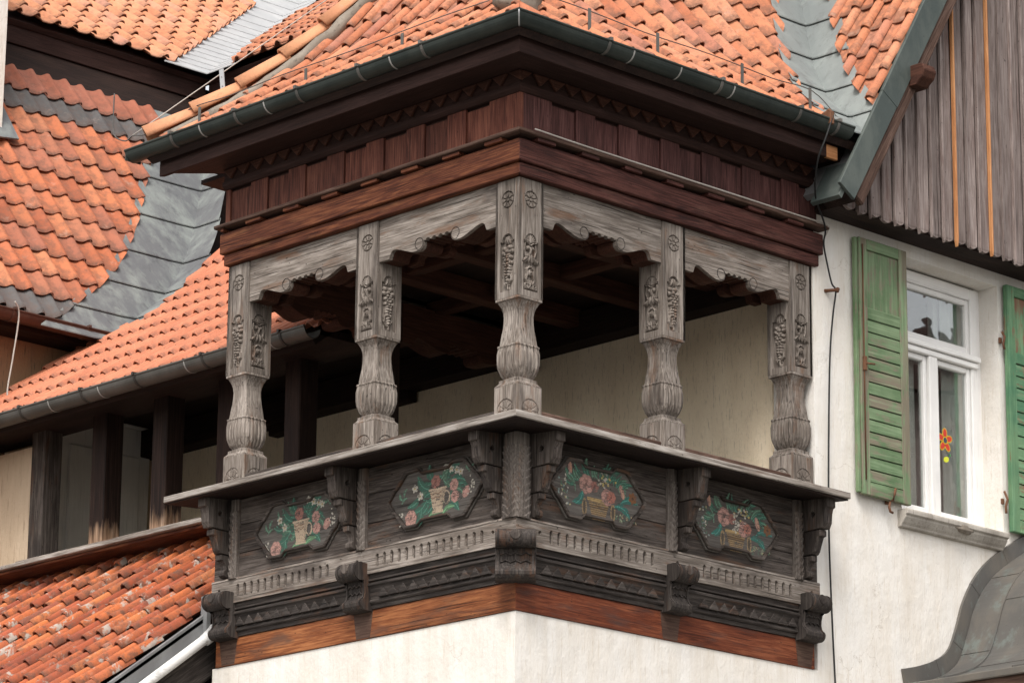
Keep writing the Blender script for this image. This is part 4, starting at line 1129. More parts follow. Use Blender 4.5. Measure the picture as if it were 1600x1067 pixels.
# purlin end poking out below the verge
bm = bmesh.new(); prism(bm, [(.25, 9.92), (.50, 9.92), (.53, 9.95), (.56, 9.97), (.58, 10.02), (.56, 10.065), (.53, 10.07), (.25, 10.07)], 3.26, 3.39, lambda a, b, n: (a, n, b))
bmobj('purlin_end', bm, INTR, gab, 'x', .006)
# boards
gw = empty('boarded_gable', 'weathered grey brown board gable with scalloped board ends under the verge', 'gable', (.12, 4, 9.0))
pitch = .1285; y = 2.765; k = 0
while y < 8.2:
    wd = pitch+RNG.uniform(-.008, .008)
    ztop = min(9.10+(y+wd-2.60)*GT-.26, 9.10+(8.9-y-wd)*GT-.26, 13.9)
    if k == 0: ztop = 9.32
    zb = 8.985+RNG.uniform(-.012, .012)
    jx = RNG.uniform(-.006, .006); bw = .0085
    if ztop > zb+.1:
        wv = wd-.026; y += .013; poly = [(y, ztop-.2 if ztop > 9.6 else ztop), (y, zb+.02)]
        for q in range(7):
            t = q/6; poly.append((y+wv*t, zb+  .022-.022*math.sin(PI*t)))
        poly += [(y+wv, zb+.02), (y+wv, ztop)]
        bm = bmesh.new(); prism(bm, poly, .115+jx, .14+jx, lambda a, b, n: (n+.13, a, b)); bmobj('board', bm, GBRD, gw, 'z', .003)
        y -= .013; bw = .0085; yj = y+wd
        org = k in (8, 11)
        bz = zb-.012+RNG.uniform(-.01, .008)
        zt2 = min(9.10+(yj-bw-2.60)*GT-.28, 9.10+(8.9-yj-bw-2.6+2.6)*GT-.28, 13.5)
        if zt2 > bz+.15:
            bm = bmesh.new(); prism(bm, [(yj-bw, zt2), (yj-bw, bz+.03), (yj-.001, bz-.012), (yj+bw, bz+.03), (yj+bw, zt2)], .139, .165+(.004 if org else 0), lambda a, b, n: (n+.13, a, b))
            bmobj('batten', bm, GBAT if org else GBRD, gw, 'z', .003, label='new orange batten between the grey boards' if org else None)
    y += wd; k += 1
box('wall_beam', (.006, 2.74, 8.995), (.235, 8.2, 9.03), INTD, gw, .004)
box('gable_backing', (.02, 2.76, 9.035), (.238, 8.2, 9.6), INTD, gw, 0)

# ---- valley between balcony roof and gable
def valley(name, label, cre, wl, wr, dl, dr_, zs, mat, up=.02, lap=.018, nl=3):
    """cre(z)->crease point; dl, dr_: horizontal directions of the two wings"""
    root = empty(name, label, 'flashing', cre(zs[0]))
    for k, (z0, z1) in enumerate(zip(zs[:-1], zs[1:])):
        v = []; f = []
        m = 5
        for j in range(m):
            z = z0+(z1+.03-z0)*j/(m-1); c = cre(z); lift = up+lap*(1-j/(m-1))+.004
            t = (cre(z+.05)-cre(z-.05)).normalized()
            nl_ = Vector(dl).cross(t).normalized(); nr = t.cross(Vector(dr_)).normalized()
            if nl_.z < 0: nl_ = -nl_
            if nr.z < 0: nr = -nr
            nc = (nl_+nr).normalized()
            for q in range(4): v.append(c+Vector(dl)*wl*(1-q/4)+nl_*lift)
            v.append(c+nc*lift*1.1)
            wrz = wr(c) if callable(wr) else wr
            for q in range(1, 5): v.append(c+Vector(dr_)*wrz*q/4+nr*lift)
        w_ = 9
        for j in range(m-1):
            for i in range(w_-1): a = j*w_+i; f.append((a, a+1, a+w_+1, a+w_))
        n0 = len(v)   # turned-down lower lip
        for i in range(w_): v.append(Vector(v[i])+Vector((0, 0, -.010)))
        for i in range(w_-1): f.append((i, n0+i, n0+i+1, i+1))
        pyobj('sheet', v, f, mat, root)
    return root
valley('metal_valley', 'pale green grey metal valley between the balcony roof and the verge', crease1, VW1+.08, lambda c: min(VW2+.08, .421-c.x), (0, -1, 0), (1, 0, 0), [9.45, 9.66, 9.98, 10.36, 10.74, 11.1, 11.5], VAL1)

# ---- wing roof (faces +x), gallery roof (faces -y) and their valley
WX0, WZE = -7.02, 9.40
wprof = [(0, 0), (2.5, 2.5*1.36)]
RW = Roof((WX0, 0, WZE), (0, 1, 0), (-1, 0, 0), wprof)
wr = empty('wing_roof', 'orange clay tile roof slope with one blackened course, left of the metal valley', 'roof', (-7.5, 2.5, 9.4))
gprof2 = curve(.72, 1.42, 2.1, 3.2, 4.15)
GE, GEZ = .80, 8.33
RGa = Roof((0, GE, GEZ), (1, 0, 0), (0, 1, 0), gprof2)
def solve_g(z): return GE+float(np.interp(z-GEZ, [p[1] for p in gprof2], [p[0] for p in gprof2]))
def crease2(z): return Vector((WX0-(z-WZE)/1.36, solve_g(z), z))
V2L, V2R = .62, .30
def clip_wing(c):
    z = max(c.z, 9.4); a = crease2(z-.1)-Vector((0, V2L, 0)); b = crease2(z+.1)-Vector((0, V2L, 0))
    n, t = RW.frame(1); nn = (b-a).normalized().cross(n).normalized()
    if nn.y < 0: nn = -nn
    return crease2(z)-Vector((0, V2L, 0)), nn
def clip_gal(c):
    if c.z < 9.40: return (Vector((-7.36, 0, 0)), Vector((-1, 0, 0)))
    z = c.z; a = crease2(z-.1)+Vector((V2R, 0, 0)); b = crease2(z+.1)+Vector((V2R, 0, 0))
    l = float(np.interp(z-GEZ, [p[1] for p in gprof2], RGa.L)); n, t = RGa.frame(l); nn = (b-a).normalized().cross(n).normalized()
    if nn.x > 0: nn = -nn
    return crease2(z)+Vector((V2R, 0, 0)), nn
SW = tile_mesh('s', .19, .37, T_MID, rise=.040); SWB = mesh_variant(SW, T_SLATE); SWR = mesh_variant(SW, T_RED)
def altw(r, c, m): return SWB if r == 10 or r == 0 else SWR if r == 11 else m
lay(wr, RW, .19, .30, .6, 5.2, (0, 12), SW, (clip_wing,), alt=altw, maxn=260)
deck(wr, RW, .4, 6.0, INTD, .03)
gr_ = empty('gallery_roof', 'smooth new salmon tile roof over the timber gallery, above the grey gutter', 'roof', (-5, 1.5, 8.4))
SN = tile_mesh('d', .27, .46, T_NEW, seg=33, rise=.05)
lay(gr_, RGa, .27, .40, -7.4, -2.93, (0, 11), SN, (clip_gal,), bad=lambda p, r, c: (p.x > -5.6 and p.z > 11.2), jit=.4, maxn=200)
deck(gr_, RGa, -7.35, -2.90, INTD, .035)
valley('metal_valley', 'streaked grey and green metal valley left of the balcony, between two tile roofs', crease2, V2L+.08, V2R+.08, (0, -1, 0), (1, 0, 0), [9.30, 9.62, 10.0, 10.42, 10.9, 11.4, 11.9, 12.3], VAL2)

def TGal(s, d, z): return (-s, GE-d, z)      # d measured out from the eave
gg = empty('gallery_gutter', 'long grey half round gutter under the gallery roof, ending inside the balcony', 'gutter', (-5, .7, 8.25))
gutter_run(TGal, 2.84, 7.6, .03, 8.352, .075, GUTG, gg, STRAPD, [(3.10, 1), (3.22, 0), (3.95, 1), (4.15, 0), (4.72, 1), (5.15, 0), (5.35, 1), (5.75, 0), (6.1, 1), (6.6, 0)])
def TWing(s, d, z): return (WX0-.02+d, s, z)
wg = empty('wing_gutter', 'brown copper gutter at upper left with a wire hanging from it', 'gutter', (WX0, 2, 9.3))
gutter_run(TWing, .4, 2.44, .01, 9.40, .075, GUTC, wg, GUTC, [(1.22, 1), (1.95, 1)], ga='y')
box('fascia', (-7.38, .5, 9.31), (-7.12, 2.35, 9.36), INTD, wr, 0)

# ---- upper roof, its white valley and the roof beyond
UX, UZ = -9.40, 12.93
uprof = [(0, 0), (9.5, 9.5*.74)]
RU = Roof((UX, 0, UZ), (0, 1, 0), (-1, 0, 0), uprof)
ur = empty('upper_roof', 'pale orange clay tile roof at the top left, above a dark brown eaves board', 'roof', (-9.8, 3.8, 12.9))
t2 = .665; UY = 5.03
RV = Roof((0, UY, UZ), (1, 0, 0), (0, 1, 0), [(0, 0), (9.5, 9.5*t2)])
def crease3(z): return Vector((UX-(z-UZ)/.74, UY+(z-UZ)/t2, z))
V3L, V3R = .42, .36
def clip_up(c):
    z = max(c.z, UZ); a = crease3(z-.1)-Vector((0, V3L, 0)); b = crease3(z+.1)-Vector((0, V3L, 0)); n, t = RU.frame(1)
    nn = (b-a).normalized().cross(n).normalized(); nn = -nn if nn.y < 0 else nn
    return crease3(z)-Vector((0, V3L, 0)), nn
def clip_up2(c):
    z = max(c.z, UZ); a = crease3(z-.1)+Vector((V3R, 0, 0)); b = crease3(z+.1)+Vector((V3R, 0, 0)); n, t = RV.frame(1)
    nn = (b-a).normalized().cross(n).normalized(); nn = -nn if nn.x > 0 else nn
    return crease3(z)+Vector((V3R, 0, 0)), nn
SU = tile_mesh('s', .205, .38, T_PALE, rise=.05); 
lay(ur, RU, .205, .29, 2.4, 9.6, (0, 14), SU, (clip_up,), bad=lambda p, r, c: p.y < 2.6+.28*r, maxn=298)
deck(ur, RU, 1.5, 12.5, BRND, .03, clip=None)
ur2 = empty('rear_roof', 'narrow strip of dull clay tiles between the white valley and the pale hip tiles', 'roof', (-8.6, 5.4, 12.9))
SV = tile_mesh('s', .19, .37, T_BALC)
lay(ur2, RV, .19, .29, -14.5, -4.6, (0, 22), SV, (clip_up2,), bad=lambda p, r, c: p.x > -7.4+.2*r or p.x < -9.9-.13*r, maxn=298)
deck(ur2, RV, -17, 2.0, BRND, .03)
valley('metal_valley', 'bright white metal valley at the top left between two tile roofs', crease3, V3L+.10, V3R+.07, (0, -1, 0), (1, 0, 0), [12.90, 13.02, 13.15, 13.28, 13.41, 13.54, 13.67, 13.8, 13.94, 14.08, 14.22, 14.38, 14.56, 14.75, 15.0, 15.3, 15.6, 15.9, 16.2, 16.6, 17.0, 17.5, 18.0, 18.6], VAL3, lap=.010)
box('eaves_board', (UX-.14, 1.4, UZ-.23), (UX-.06, 5.06, UZ-.02), BRND, ur, .006)
box('eaves_board', (UX-.20, 1.4, UZ-.36), (UX-.12, 5.06, UZ-.235), BRND, ur, .006)
box('eaves_soffit', (UX-1.2, 1.4, UZ-.42), (UX-.13, 5.5, UZ-.37), BRND, ur, 0)
box('eaves_board', (UX-.05, UY+.05, UZ-.30), (-5.0, UY+.12, UZ-.02), BRND, ur2, .006)
box('eaves_soffit', (UX-1.2, UY+.12, UZ-.40), (-4.0, UY+1.0, UZ-.34), BRND, ur2, 0)
box('corner_filler', (UX-.30, UY-.05, UZ-1.6), (UX+.25, UY+.5, UZ-.36), BRND, ur2, 0)  # dark block added to close a bright gap at the eaves corner
box('upper_wall', (-12.5, 1.4, 11.5), (UX-.9, 7.5, 13.2), BRND, ur, 0)
box('rear_wall', (-12.5, UY+.7, 10.0), (-3.5, UY+1.0, 13.1), BRND, ur2, 0)

# ---- lower lichened roof
lt = .725
RLo = Roof((0, -1.55, 6.25+lt*-1.55-.03), (1, 0, 0), (0, 1, 0), [(0, 0), (2.86, 2.86*lt)])
lo = empty('lower_roof', 'old orange tile roof with white lichen patches below the gallery sill', 'roof', (-5, -.2, 5.6))
SL = tile_mesh('s', .175, .37, T_OLD, rise=.075, seg=17)
def altl(r, c, m): return m
lay(lo, RLo, .175, .295, -7.1, -3.12, (0, 12), SL, (), maxn=298, jit=1.8, l0=0.0)
deck(lo, RLo, -9.5, -2.98, INTD, .03)
# lead trough on the verge, timber below
def lrow(x, up, y): n = Vector((0, -lt, 1)).normalized(); p = Vector((x, y, 6.25+lt*y-.03))+n*up; return p
def lstrip(name, x0, x1, u0, u1, y0, y1, mat, root, bev=.003):
    bm = bmesh.new(); vs_ = [bm.verts.new(lrow(x, u, y)) for x in (x0, x1) for y in (y0, y1) for u in (u0, u1)]
    for q in ((0, 1, 3, 2), (4, 6, 7, 5), (0, 4, 5, 1), (2, 3, 7, 6), (0, 2, 6, 4), (1, 5, 7, 3)): bm.faces.new([vs_[i] for i in q])
    return bmobj(name, bm, mat, root, (0, 1, lt), bev)
lstrip('verge_trough', -2.985, -2.90, .0, .028, -1.55, -.02, LEAD, lo)
lstrip('verge_upstand', -2.925, -2.90, -.07, .045, -1.55, -.02, LEAD, lo)
lstrip('verge_timber', -3.0, -2.905, -.34, -.072, -1.55, -.03, OAKG, lo, .02)
box('flashing_corner', (-2.93, -.06, 6.10), (-2.868, -.02, 6.36), LEAD, lo, .004)
pp = [lrow(-2.865, -.06, -.03), lrow(-2.862, -.085, -.12), lrow(-2.86, -.09, -.4), lrow(-2.858, -.095, -.72), lrow(-2.858, -.10, -.80), lrow(-2.88, -.16, -.87), lrow(-2.93, -.22, -.90)]
dp = empty('drain_pipe', 'white flaking pipe sloping along the edge of the lower tile roof', 'pipe', (-2.86, -.4, 5.9))
tube('pipe', pp, .034, PIPE, dp, 12)
for yy in (-.10, -.70): tube('collar', [lrow(-2.86, -.088, yy-.025), lrow(-2.86, -.088, yy+.025)], .042, PIPE, dp, 12)

# ---- timber gallery
ga_ = empty('timber_gallery', 'dark timber gallery with posts bleached at the foot and a pale weathered sill', 'gallery', (-5, 1.2, 7.2))
for i, x in enumerate((-6.62, -5.86, -5.13, -4.38, -3.63)):
    m = POSTB if i in (1, 2) else OAKD if i == 0 else INTD
    bm = bmesh.new()
    bbox(bm, (x, 1.20, 7.30), (x+.17, 1.37, 8.42)); bmobj('post', bm, m, ga_, 'z', .008)
    if i == 0: ga_.children[-1]['label'] = 'grey weathered post at the left end'
box('lintel', (-7.2, 1.17, 8.40), (-2.84, 1.40, 8.62), INTD, ga_, .01)
box('gallery_soffit', (-7.3, .84, 8.34), (-2.9, 1.42, 8.395), INTD, ga_, 0)
box('gallery_ceiling', (-7.36, 1.3, 8.7), (-2.7, 2.72, 8.76), INTD, ga_, 0)
box('sill_board', (-7.3, .88, 7.205), (-2.90, 1.5, 7.235), SILLW, ga_, .004)
box('curb', (-6.66, 1.12, 7.237), (-4.45, 1.18, 7.33), OAK, ga_, .006)
box('curb', (-4.44, 1.13, 7.237), (-2.90, 1.18, 7.325), SILLW, ga_, .006)
box('sill_beam', (-7.3, 1.30, 7.05), (-2.90, 1.5, 7.20), INTD, ga_, .006)
box('sill_underboard', (-7.3, .92, 7.180), (-2.90, 1.5, 7.203), BRN, ga_, .004)
box('gallery_floor', (-7.38, 1.4, 6.1), (-2.8, 2.72, 6.2), SILLW, ga_, 0)
box('parapet', (-7.3, 1.2, 6.1), (-2.9, 1.36, 7.05), INTD, ga_, 0)

# ---- dormer cheek at the left edge
dm = empty('dormer_cheek', 'white rendered dormer corner with green metal flashing at the left edge', 'dormer', (-8.5, 1.4, 11.2))
box('render', (-9.8, .4, 10.6), (-8.42, 2.055, 14.6), WHITE, dm, .006)
n = Vector((1.36, 0, 1)).normalized()
bm = bmesh.new(); z_ = lambda x: WZE+(WX0-x)*1.36
pf = [(-8.74, 2.20, 0), (-8.74, 1.5, 0), (-8.34, 1.5, 0), (-8.33, 1.95, 0), (-8.36, 2.19, 0)]
P2 = [Vector((x, y, z if z else z_(x)+.16)) for x, y, z in pf]
A = [bm.verts.new(p) for p in P2]; B = [bm.verts.new(p-n*.015) for p in P2]; bm.faces.new(A); bm.faces.new(B[::-1])
for i in range(5): bm.faces.new((A[i], A[(i+1) % 5], B[(i+1) % 5], B[i]))
bmobj('flashing', bm, VAL2, dm, 'x')

# ---- window
FX = -.15
win = empty('window', 'white painted window with a small upper light and two tall casements, between green shutters', 'window', (-.15, 4.15, 7.1))
def wbox(nm, y0, y1, z0, z1, x0=FX-.07, x1=FX, mat=WPNT, par=win, bev=.006, label=None): return box(nm, (x0, y0, z0), (x1, y1, z1), mat, par, bev, 'z' if z1-z0 > y1-y0 else 'y', label=label)
FY0, FY1 = 3.655, 4.672
fr = wbox('frame', FY0, FY0+.075, 7.10, 8.885)
wbox('frame', FY1-.075, FY1, 7.10, 8.885); wbox('frame', FY0+.076, FY1-.076, 8.80, 8.885); wbox('frame', FY0+.076, FY1-.076, 7.10, 7.155)
wbox('frame', 3.61, FY0, 7.09, 8.9, FX-.08, FX-.02); wbox('frame', FY1, 4.73, 7.09, 8.9, FX-.08, FX-.02)
tr = wbox('transom', FY0+.076, FY1-.076, 8.30, 8.395)
wbox('transom_moulding', FY0+.01, FY1-.005, 8.345, 8.385, FX, FX+.035, par=tr); wbox('transom_moulding', FY0+.02, FY1-.02, 8.30, 8.34, FX, FX+.02, par=tr)
wbox('mullion', 4.115, 4.205, 7.156, 8.299, FX-.06, FX+.014)
def casement(y0, y1, z0, z1, nm='casement'):
    c = wbox(nm, y0, y0+.036, z0, z1, FX-.055, FX-.012)
    wbox('sash_bar', y1-.036, y1, z0, z1, FX-.055, FX-.012, par=c); wbox('sash_bar', y0+.0365, y1-.0365, z1-.04, z1, FX-.055, FX-.012, par=c); wbox('sash_bar', y0+.0365, y1-.0365, z0, z0+.05, FX-.055, FX-.012, par=c)
    wbox('pane', y0+.035, y1-.035, z0+.048, z1-.038, FX-.040, FX-.036, GLASS, c, 0)
casement(FY0+.078, 4.113, 7.158, 8.297); casement(4.207, FY1-.078, 7.158, 8.297); casement(FY0+.078, FY1-.078, 8.397, 8.798, 'upper_light')
# room and inner window seen through the glass
rm = box('room', (-1.6, 3.3, 7.0), (-1.55, 5.2, 9.1), ROOM, win, 0)
for lo_, hi_ in (((-1.55, 3.3, 7.0), (-.37, 3.34, 9.1)), ((-1.55, 5.16, 7.0), (-.37, 5.2, 9.1)), ((-1.55, 3.34, 9.06), (-.37, 5.16, 9.1)), ((-1.55, 3.34, 7.0), (-.37, 5.16, 7.04))):
    box('room', lo_, hi_, ROOM, win, 0)
def curtain(y0, y1, z0, z1, x, seed, n=26):
    rr = np.random.default_rng(seed); v = []; f = []
    for j in range(2):
        for i in range(n): v.append((x+.022*math.sin(i*1.9+rr.uniform(-.3, .3)), y0+(y1-y0)*i/(n-1), (z0, z1)[j]))
    for i in range(n-1): f.append((i, i+1, n+i+1, n+i))
    pyobj('curtain', v, f, CURT, win, ga='z', smooth=True)
curtain(3.66, 3.92, 7.1, 8.9, -.27, 1); curtain(4.40, 4.70, 7.1, 8.9, -.27, 2); curtain(4.03, 4.10, 7.1, 8.3, -.27, 5, 10)
for y in (3.90, 4.37): wbox('inner_frame', y, y+.05, 7.1, 8.88, -.36, -.30)
wbox('inner_frame', 3.7, 4.66, 8.30, 8.37, -.36, -.31)
# flower sticker on the right casement
fs = empty('flower_sticker', 'red petalled flower sticker with yellow outline on the right hand window pane', 'sticker', (FX-.034, 4.28, 7.72))
YEL, REDP, BLU, LFY = flatc('sticker_yellow', (.62, .42, .03)), flatc('sticker_red', (.55, .05, .03)), flatc('sticker_grey_blue', (.05, .07, .10)), flatc('sticker_lime', (.62, .66, .05))
def disc(nm, cy, cz, ry, rz_, rot, x0, x1, mat):
    bm = bmesh.new(); prism(bm, [(cy+ry*math.cos(a)*math.cos(rot)-rz_*math.sin(a)*math.sin(rot), cz+ry*math.cos(a)*math.sin(rot)+rz_*math.sin(a)*math.cos(rot)) for a in [2*PI*k/16 for k in range(16)]], x0, x1, lambda a, b, n: (n, a, b))
    return bmobj(nm, bm, mat, fs)
X0 = FX-.0355; sy, sz = 4.325, 7.735
for k in range(5):
    a = PI/2+k*2*PI/5; disc('petal', sy+.045*math.cos(a), sz+.052*math.sin(a), .038, .026, a, X0, X0+.001, YEL)
for k in range(5):
    a = PI/2+k*2*PI/5; disc('petal', sy+.045*math.cos(a), sz+.052*math.sin(a), .031, .019, a, X0+.0012, X0+.002, REDP)
disc('centre', sy, sz, .026, .028, 0, X0+.0022, X0+.003, YEL); disc('centre', sy, sz, .019, .021, 0, X0+.0032, X0+.004, BLU)
disc('leaf', sy+.01, sz-.135, .030, .020, .4, X0, X0+.001, LFY); disc('leaf', sy+.05, sz-.10, .010, .008, .4, X0, X0+.001, flatc('sticker_green', (.05, .25, .06)))
# stone sill
sl = empty('window_sill', 'weathered grey stone sill with a chipped moulded edge under the window', 'window sill', (.03, 4.1, 7.0))
bm = bmesh.new(); prism(bm, [(-.22, 7.085), (-.22, 6.99), (.004, 6.965), (.03, 6.97), (.036, 6.985), (.05, 7.0), (.07, 7.03), (.072, 7.045), (.088, 7.05), (.09, 7.078), (.085, 7.088)], 3.575, 4.672, lambda a, b, n: (a, n, b))
bmobj('sill_moulding', bm, STONE, sl, 'y', .004)
lump('mortar_patch', (.068, 4.20, 7.045), .040, MORT, sl, 8, (.6, 2.4, .8))

# ---- shutters
def shutter(y0, y1, hinge_left, m1, m2, label):
    s = empty('window_shutter', label, 'shutter', (.05, (y0+y1)/2, 7.12), 'green louvred shutters folded back beside the window')
    z0, z1 = 7.118, 8.912; xs0, xs1 = .022, .062
    st = .082
    def b(nm, a, c, d, e, x0=xs0, x1=xs1, mat=m1, par=s, bev=.004): return box(nm, (x0, a, d), (x1, c, e), mat, par, bev, 'z' if e-d > c-a else 'y')
    b('stile', y0, y0+st, z0, z1); b('stile', y1-st, y1, z0, z1)
    b('rail', y0+st+.001, y1-st-.001, z1-.075, z1, mat=m2); b('rail', y0+st+.001, y1-st-.001, z0, z0+.09); b('rail', y0+st+.001, y1-st-.001, 8.345, 8.425)
    b('panel', y0+st+.0, y1-st-.0, 8.425, z1-.075, .03, .046, m1)
    zz = z0+.092; n = 13; stp = (8.343-zz)/n
    for k in range(n):
        za = zz+k*stp
        bm = bmesh.new(); ya, yb = y0+st+.001, y1-st-.001
        prism(bm, [(.034, za+.002), (.0605, za+.002), (.0605, za+.010), (.0555, za+stp-.0035), (.034, za+stp-.0035)], ya, yb, lambda a, c, nn: (a, nn, c))
        bmobj('slat', bm, m2 if k % 3 else m1, s, 'y', .002)
    b('edge_strip', y0-.028 if hinge_left else y1+.002, y0-.002 if hinge_left else y1+.028, z0+.01, z1-.004, .018, .050)
    hy = y0+.02 if hinge_left else y0+.02
    tube('bolt_rod', [(.068, y0+st*.35, z0+.1), (.068, y0+st*.35, z1-.05)], .005, GRN3 if False else RUST, s, 5) if hinge_left else None
    if hinge_left:
        h = box('bolt_handle', (.062, y0+st*.2, 7.97), (.082, y0+st*.55, 8.07), RUST, s, .003)
        tube('lever', [(.085, y0+st*.4, 8.02), (.095, y0+st*.7, 8.018), (.10, y0+st*1.2, 8.022)], .007, RUST, h, 5)
    return s
shutter(3.150, 3.652, True, GRN, GRN, 'pale green flaking shutter with an iron bolt, left of the window')
shutter(4.752, 5.260, False, GRN2, GRN2, 'darker green shutter with red worn patches, right of the window')
def hook(pts, label, c):
    h = empty('shutter_hook', label, 'hook', c, 'iron hooks that hold the shutters')
    tube('hook', pts, .009, RUST, h, 6); box('hook_plate', (.004, c[1]-.012, c[2]-.02), (.02, c[1]+.012, c[2]+.02), RUST, h, .002)
hook([(.01, 3.45, 7.13), (.07, 3.45, 7.12), (.085, 3.45, 7.16), (.085, 3.46, 7.20)], 'rusty iron hook under the left shutter', (.01, 3.45, 7.12))
tube('hook_tail', [(.05, 3.44, 7.11), (.055, 3.425, 7.07), (.06, 3.43, 7.04), (.06, 3.455, 7.035)], .009, RUST, bpy.data.objects['shutter_hook'], 6)
hook([(.03, 4.722, 8.56), (.05, 4.728, 8.52), (.04, 4.720, 8.47), (.045, 4.728, 8.43)], 'dark iron catch high beside the right shutter', (.012, 4.722, 8.50))
hook([(.03, 4.70, 7.40), (.05, 4.71, 7.34), (.04, 4.70, 7.29), (.05, 4.69, 7.24)], 'green iron catch low beside the right shutter', (.012, 4.70, 7.33))

# ---- bell shaped porch roof at the lower right
pr_ = empty('porch_roof', 'bell curved weathered copper porch roof against the white wall at the lower right', 'roof', (.6, 4.8, 5.9))
core = [(3.60, 5.885), (3.80, 5.935), (4.02, 6.02), (4.16, 6.13), (4.25, 6.30), (4.33, 6.49), (4.44, 6.65), (4.58, 6.78), (4.78, 6.91), (5.0, 7.03), (5.3, 7.15), (5.7, 7.18), (6.1, 7.15), (6.4, 7.03), (6.62, 6.91), (6.82, 6.78), (6.96, 6.65), (7.07, 6.49), (7.15, 6.30), (7.24, 6.13), (7.38, 6.02), (7.6, 5.935), (7.8, 5.885)]
def dens(P, n=4):
    o = []
    for i in range(len(P)-1):
        p0 = P[max(i-1, 0)]; p1 = P[i]; p2 = P[i+1]; p3 = P[min(i+2, len(P)-1)]
        for k in range(n):
            t = k/n
            o.append(tuple(.5*((2*b)+(-a+c)*t+(2*a-5*b+4*c-d)*t*t+(-a+3*b-3*c+d)*t**3) for a, b, c, d in zip(p0, p1, p2, p3)))
    return o+[P[-1]]
cv = dens(core)
def bellsheet(name, x0, x1, off, i0, i1, mat, th=.006, par=pr_):
    P = []
    for i in range(i0, i1):
        a = cv[max(i-1, 0)]; b = cv[min(i+1, len(cv)-1)]; t = Vector((b[0]-a[0], b[1]-a[1])).normalized(); nn = Vector((-t.y, t.x)); P.append((cv[i][0]+nn.x*off, cv[i][1]+nn.y*off, nn))
    poly = [(p[0], p[1]) for p in P]+[(p[0]-p[2].x*th, p[1]-p[2].y*th) for p in P[::-1]]
    bm = bmesh.new(); prism(bm, poly, x0, x1, lambda a, b, n: (n, a, b)); return bmobj(name, bm, mat, par, 'x')
N_ = len(cv)
brk = [0, 13, 27, 46, 66, N_]
for k in range(5):
    i0, i1 = brk[k], min(brk[k+1]+1, N_)
    bellsheet('roof_sheet', .03, .300, .004+.004*(k % 3), i0, i1, BELL)
brk2 = [0, 8, 21, 33, 50, 68, N_]
for k in range(6):
    i0, i1 = brk2[k], min(brk2[k+1]+1, N_)
    bellsheet('roof_sheet', .296, .92, .010+.004*(k % 3), i0, i1, BELL); bellsheet('roof_sheet', .93, 1.5, .010+.004*(k % 3), i0, i1, BELL)
for x in (.298, .925): bellsheet('standing_seam', x-.004, x+.004, .024, 0, N_, BELL, .03)
ups = [0, 7, 14, 23, 31, 50, 70, N_]
for k in range(7):
    bellsheet('wall_flashing', .004, .020+.002*(k % 5), .115+.002*(k % 2), ups[k], min(ups[k+1]+1, N_), BELL, .13)
box('eave_edge', (.02, 3.575, 5.845), (1.5, 3.605, 5.895), BELL, pr_, .006)
box('eave_board', (.02, 3.61, 5.72), (1.5, 3.66, 5.85), BARGE, pr_, .006)
box('porch_wall', (.02, 3.70, 0), (1.4, 7.7, 5.80), WHITE, pr_, 0)

# ---- wires
def wire(name, pts, r, mat, label, n=5, cat='wire'):
    P = [Vector(p) for p in pts]; out = []
    for i in range(len(P)-1):
        for k in range(5):
            t = k/5; a = P[max(i-1, 0)]; b = P[i]; c = P[i+1]; d = P[min(i+2, len(P)-1)]
            out.append(.5*((2*b)+(-a+c)*t+(2*a-5*b+4*c-d)*t*t+(-a+3*b-3*c+d)*t**3))
    out.append(P[-1])
    o = tube(name, out, r, mat, None, n); return tag(o, label, cat)
hb = lambda h: 9.475+float(np.interp(h, [p[0] for p in bprof], [p[1] for p in bprof]))
yr = [-.25, .25, .9, 1.5, 2.1, 2.5]
wire('conductor_wire', [(EO-.17, y_, hb(.17)+.13+.012*(i % 2)) for i, y_ in enumerate(yr)]+[(.33, 2.66, 9.56), (.40, 2.66, 9.50)], .0038, WIREM, 'thin grey wire held above the right eaves tiles by zinc clips')
wire('conductor_wire', [(x_, -EO+.17, hb(.17)+.12+.01*(i % 2)) for i, x_ in enumerate((-.05, -.6, -1.3, -2.0, -2.6, -3.0))]+[(-3.25, -EO+.06, 9.60), (-3.42, -.40, 9.60)], .0036, WIREM, 'thin grey wire along the left eaves tiles above the gutter')
def clip_(p, along, inw, h, lab):
    c = empty('wire_clip', 'small zinc wire clip, '+lab, 'clip', p, 'zinc wire clips along the balcony eaves')
    a = Vector(along); i_ = Vector(inw); bm = bmesh.new(); P = Vector(p)
    pts = [P+a*sx*.012+i_*sy*.003+Vector((0, 0, sz)) for sz in (-.02, h) for sx, sy in ((-1, -1), (1, -1), (1, 1), (-1, 1))]
    vs_ = [bm.verts.new(q_) for q_ in pts]
    for q in ((0, 1, 2, 3), (7, 6, 5, 4), (0, 4, 5, 1), (1, 5, 6, 2), (2, 6, 7, 3), (3, 7, 4, 0)): bm.faces.new([vs_[k] for k in q])
    bmobj('strip', bm, STRAP, c, 'z')
for y_, lb in ((.33, 'right slope, nearest the mortar lump on the corner'), (.95, 'right slope, second from the corner'), (1.75, 'right slope, third from the corner'), (2.42, 'right slope, beside the metal valley')): clip_((EO-.12, y_, hb(.12)), (0, 1, 0), (-1, 0, 0), .17, lb)
for x_, lb in ((-.78, 'left slope, nearest the corner'), (-1.72, 'middle of the left slope'), (-2.82, 'left slope, near the tall perforated strip')): clip_((x_, -EO+.10, hb(.10)), (1, 0, 0), (0, 1, 0), .13, lb)
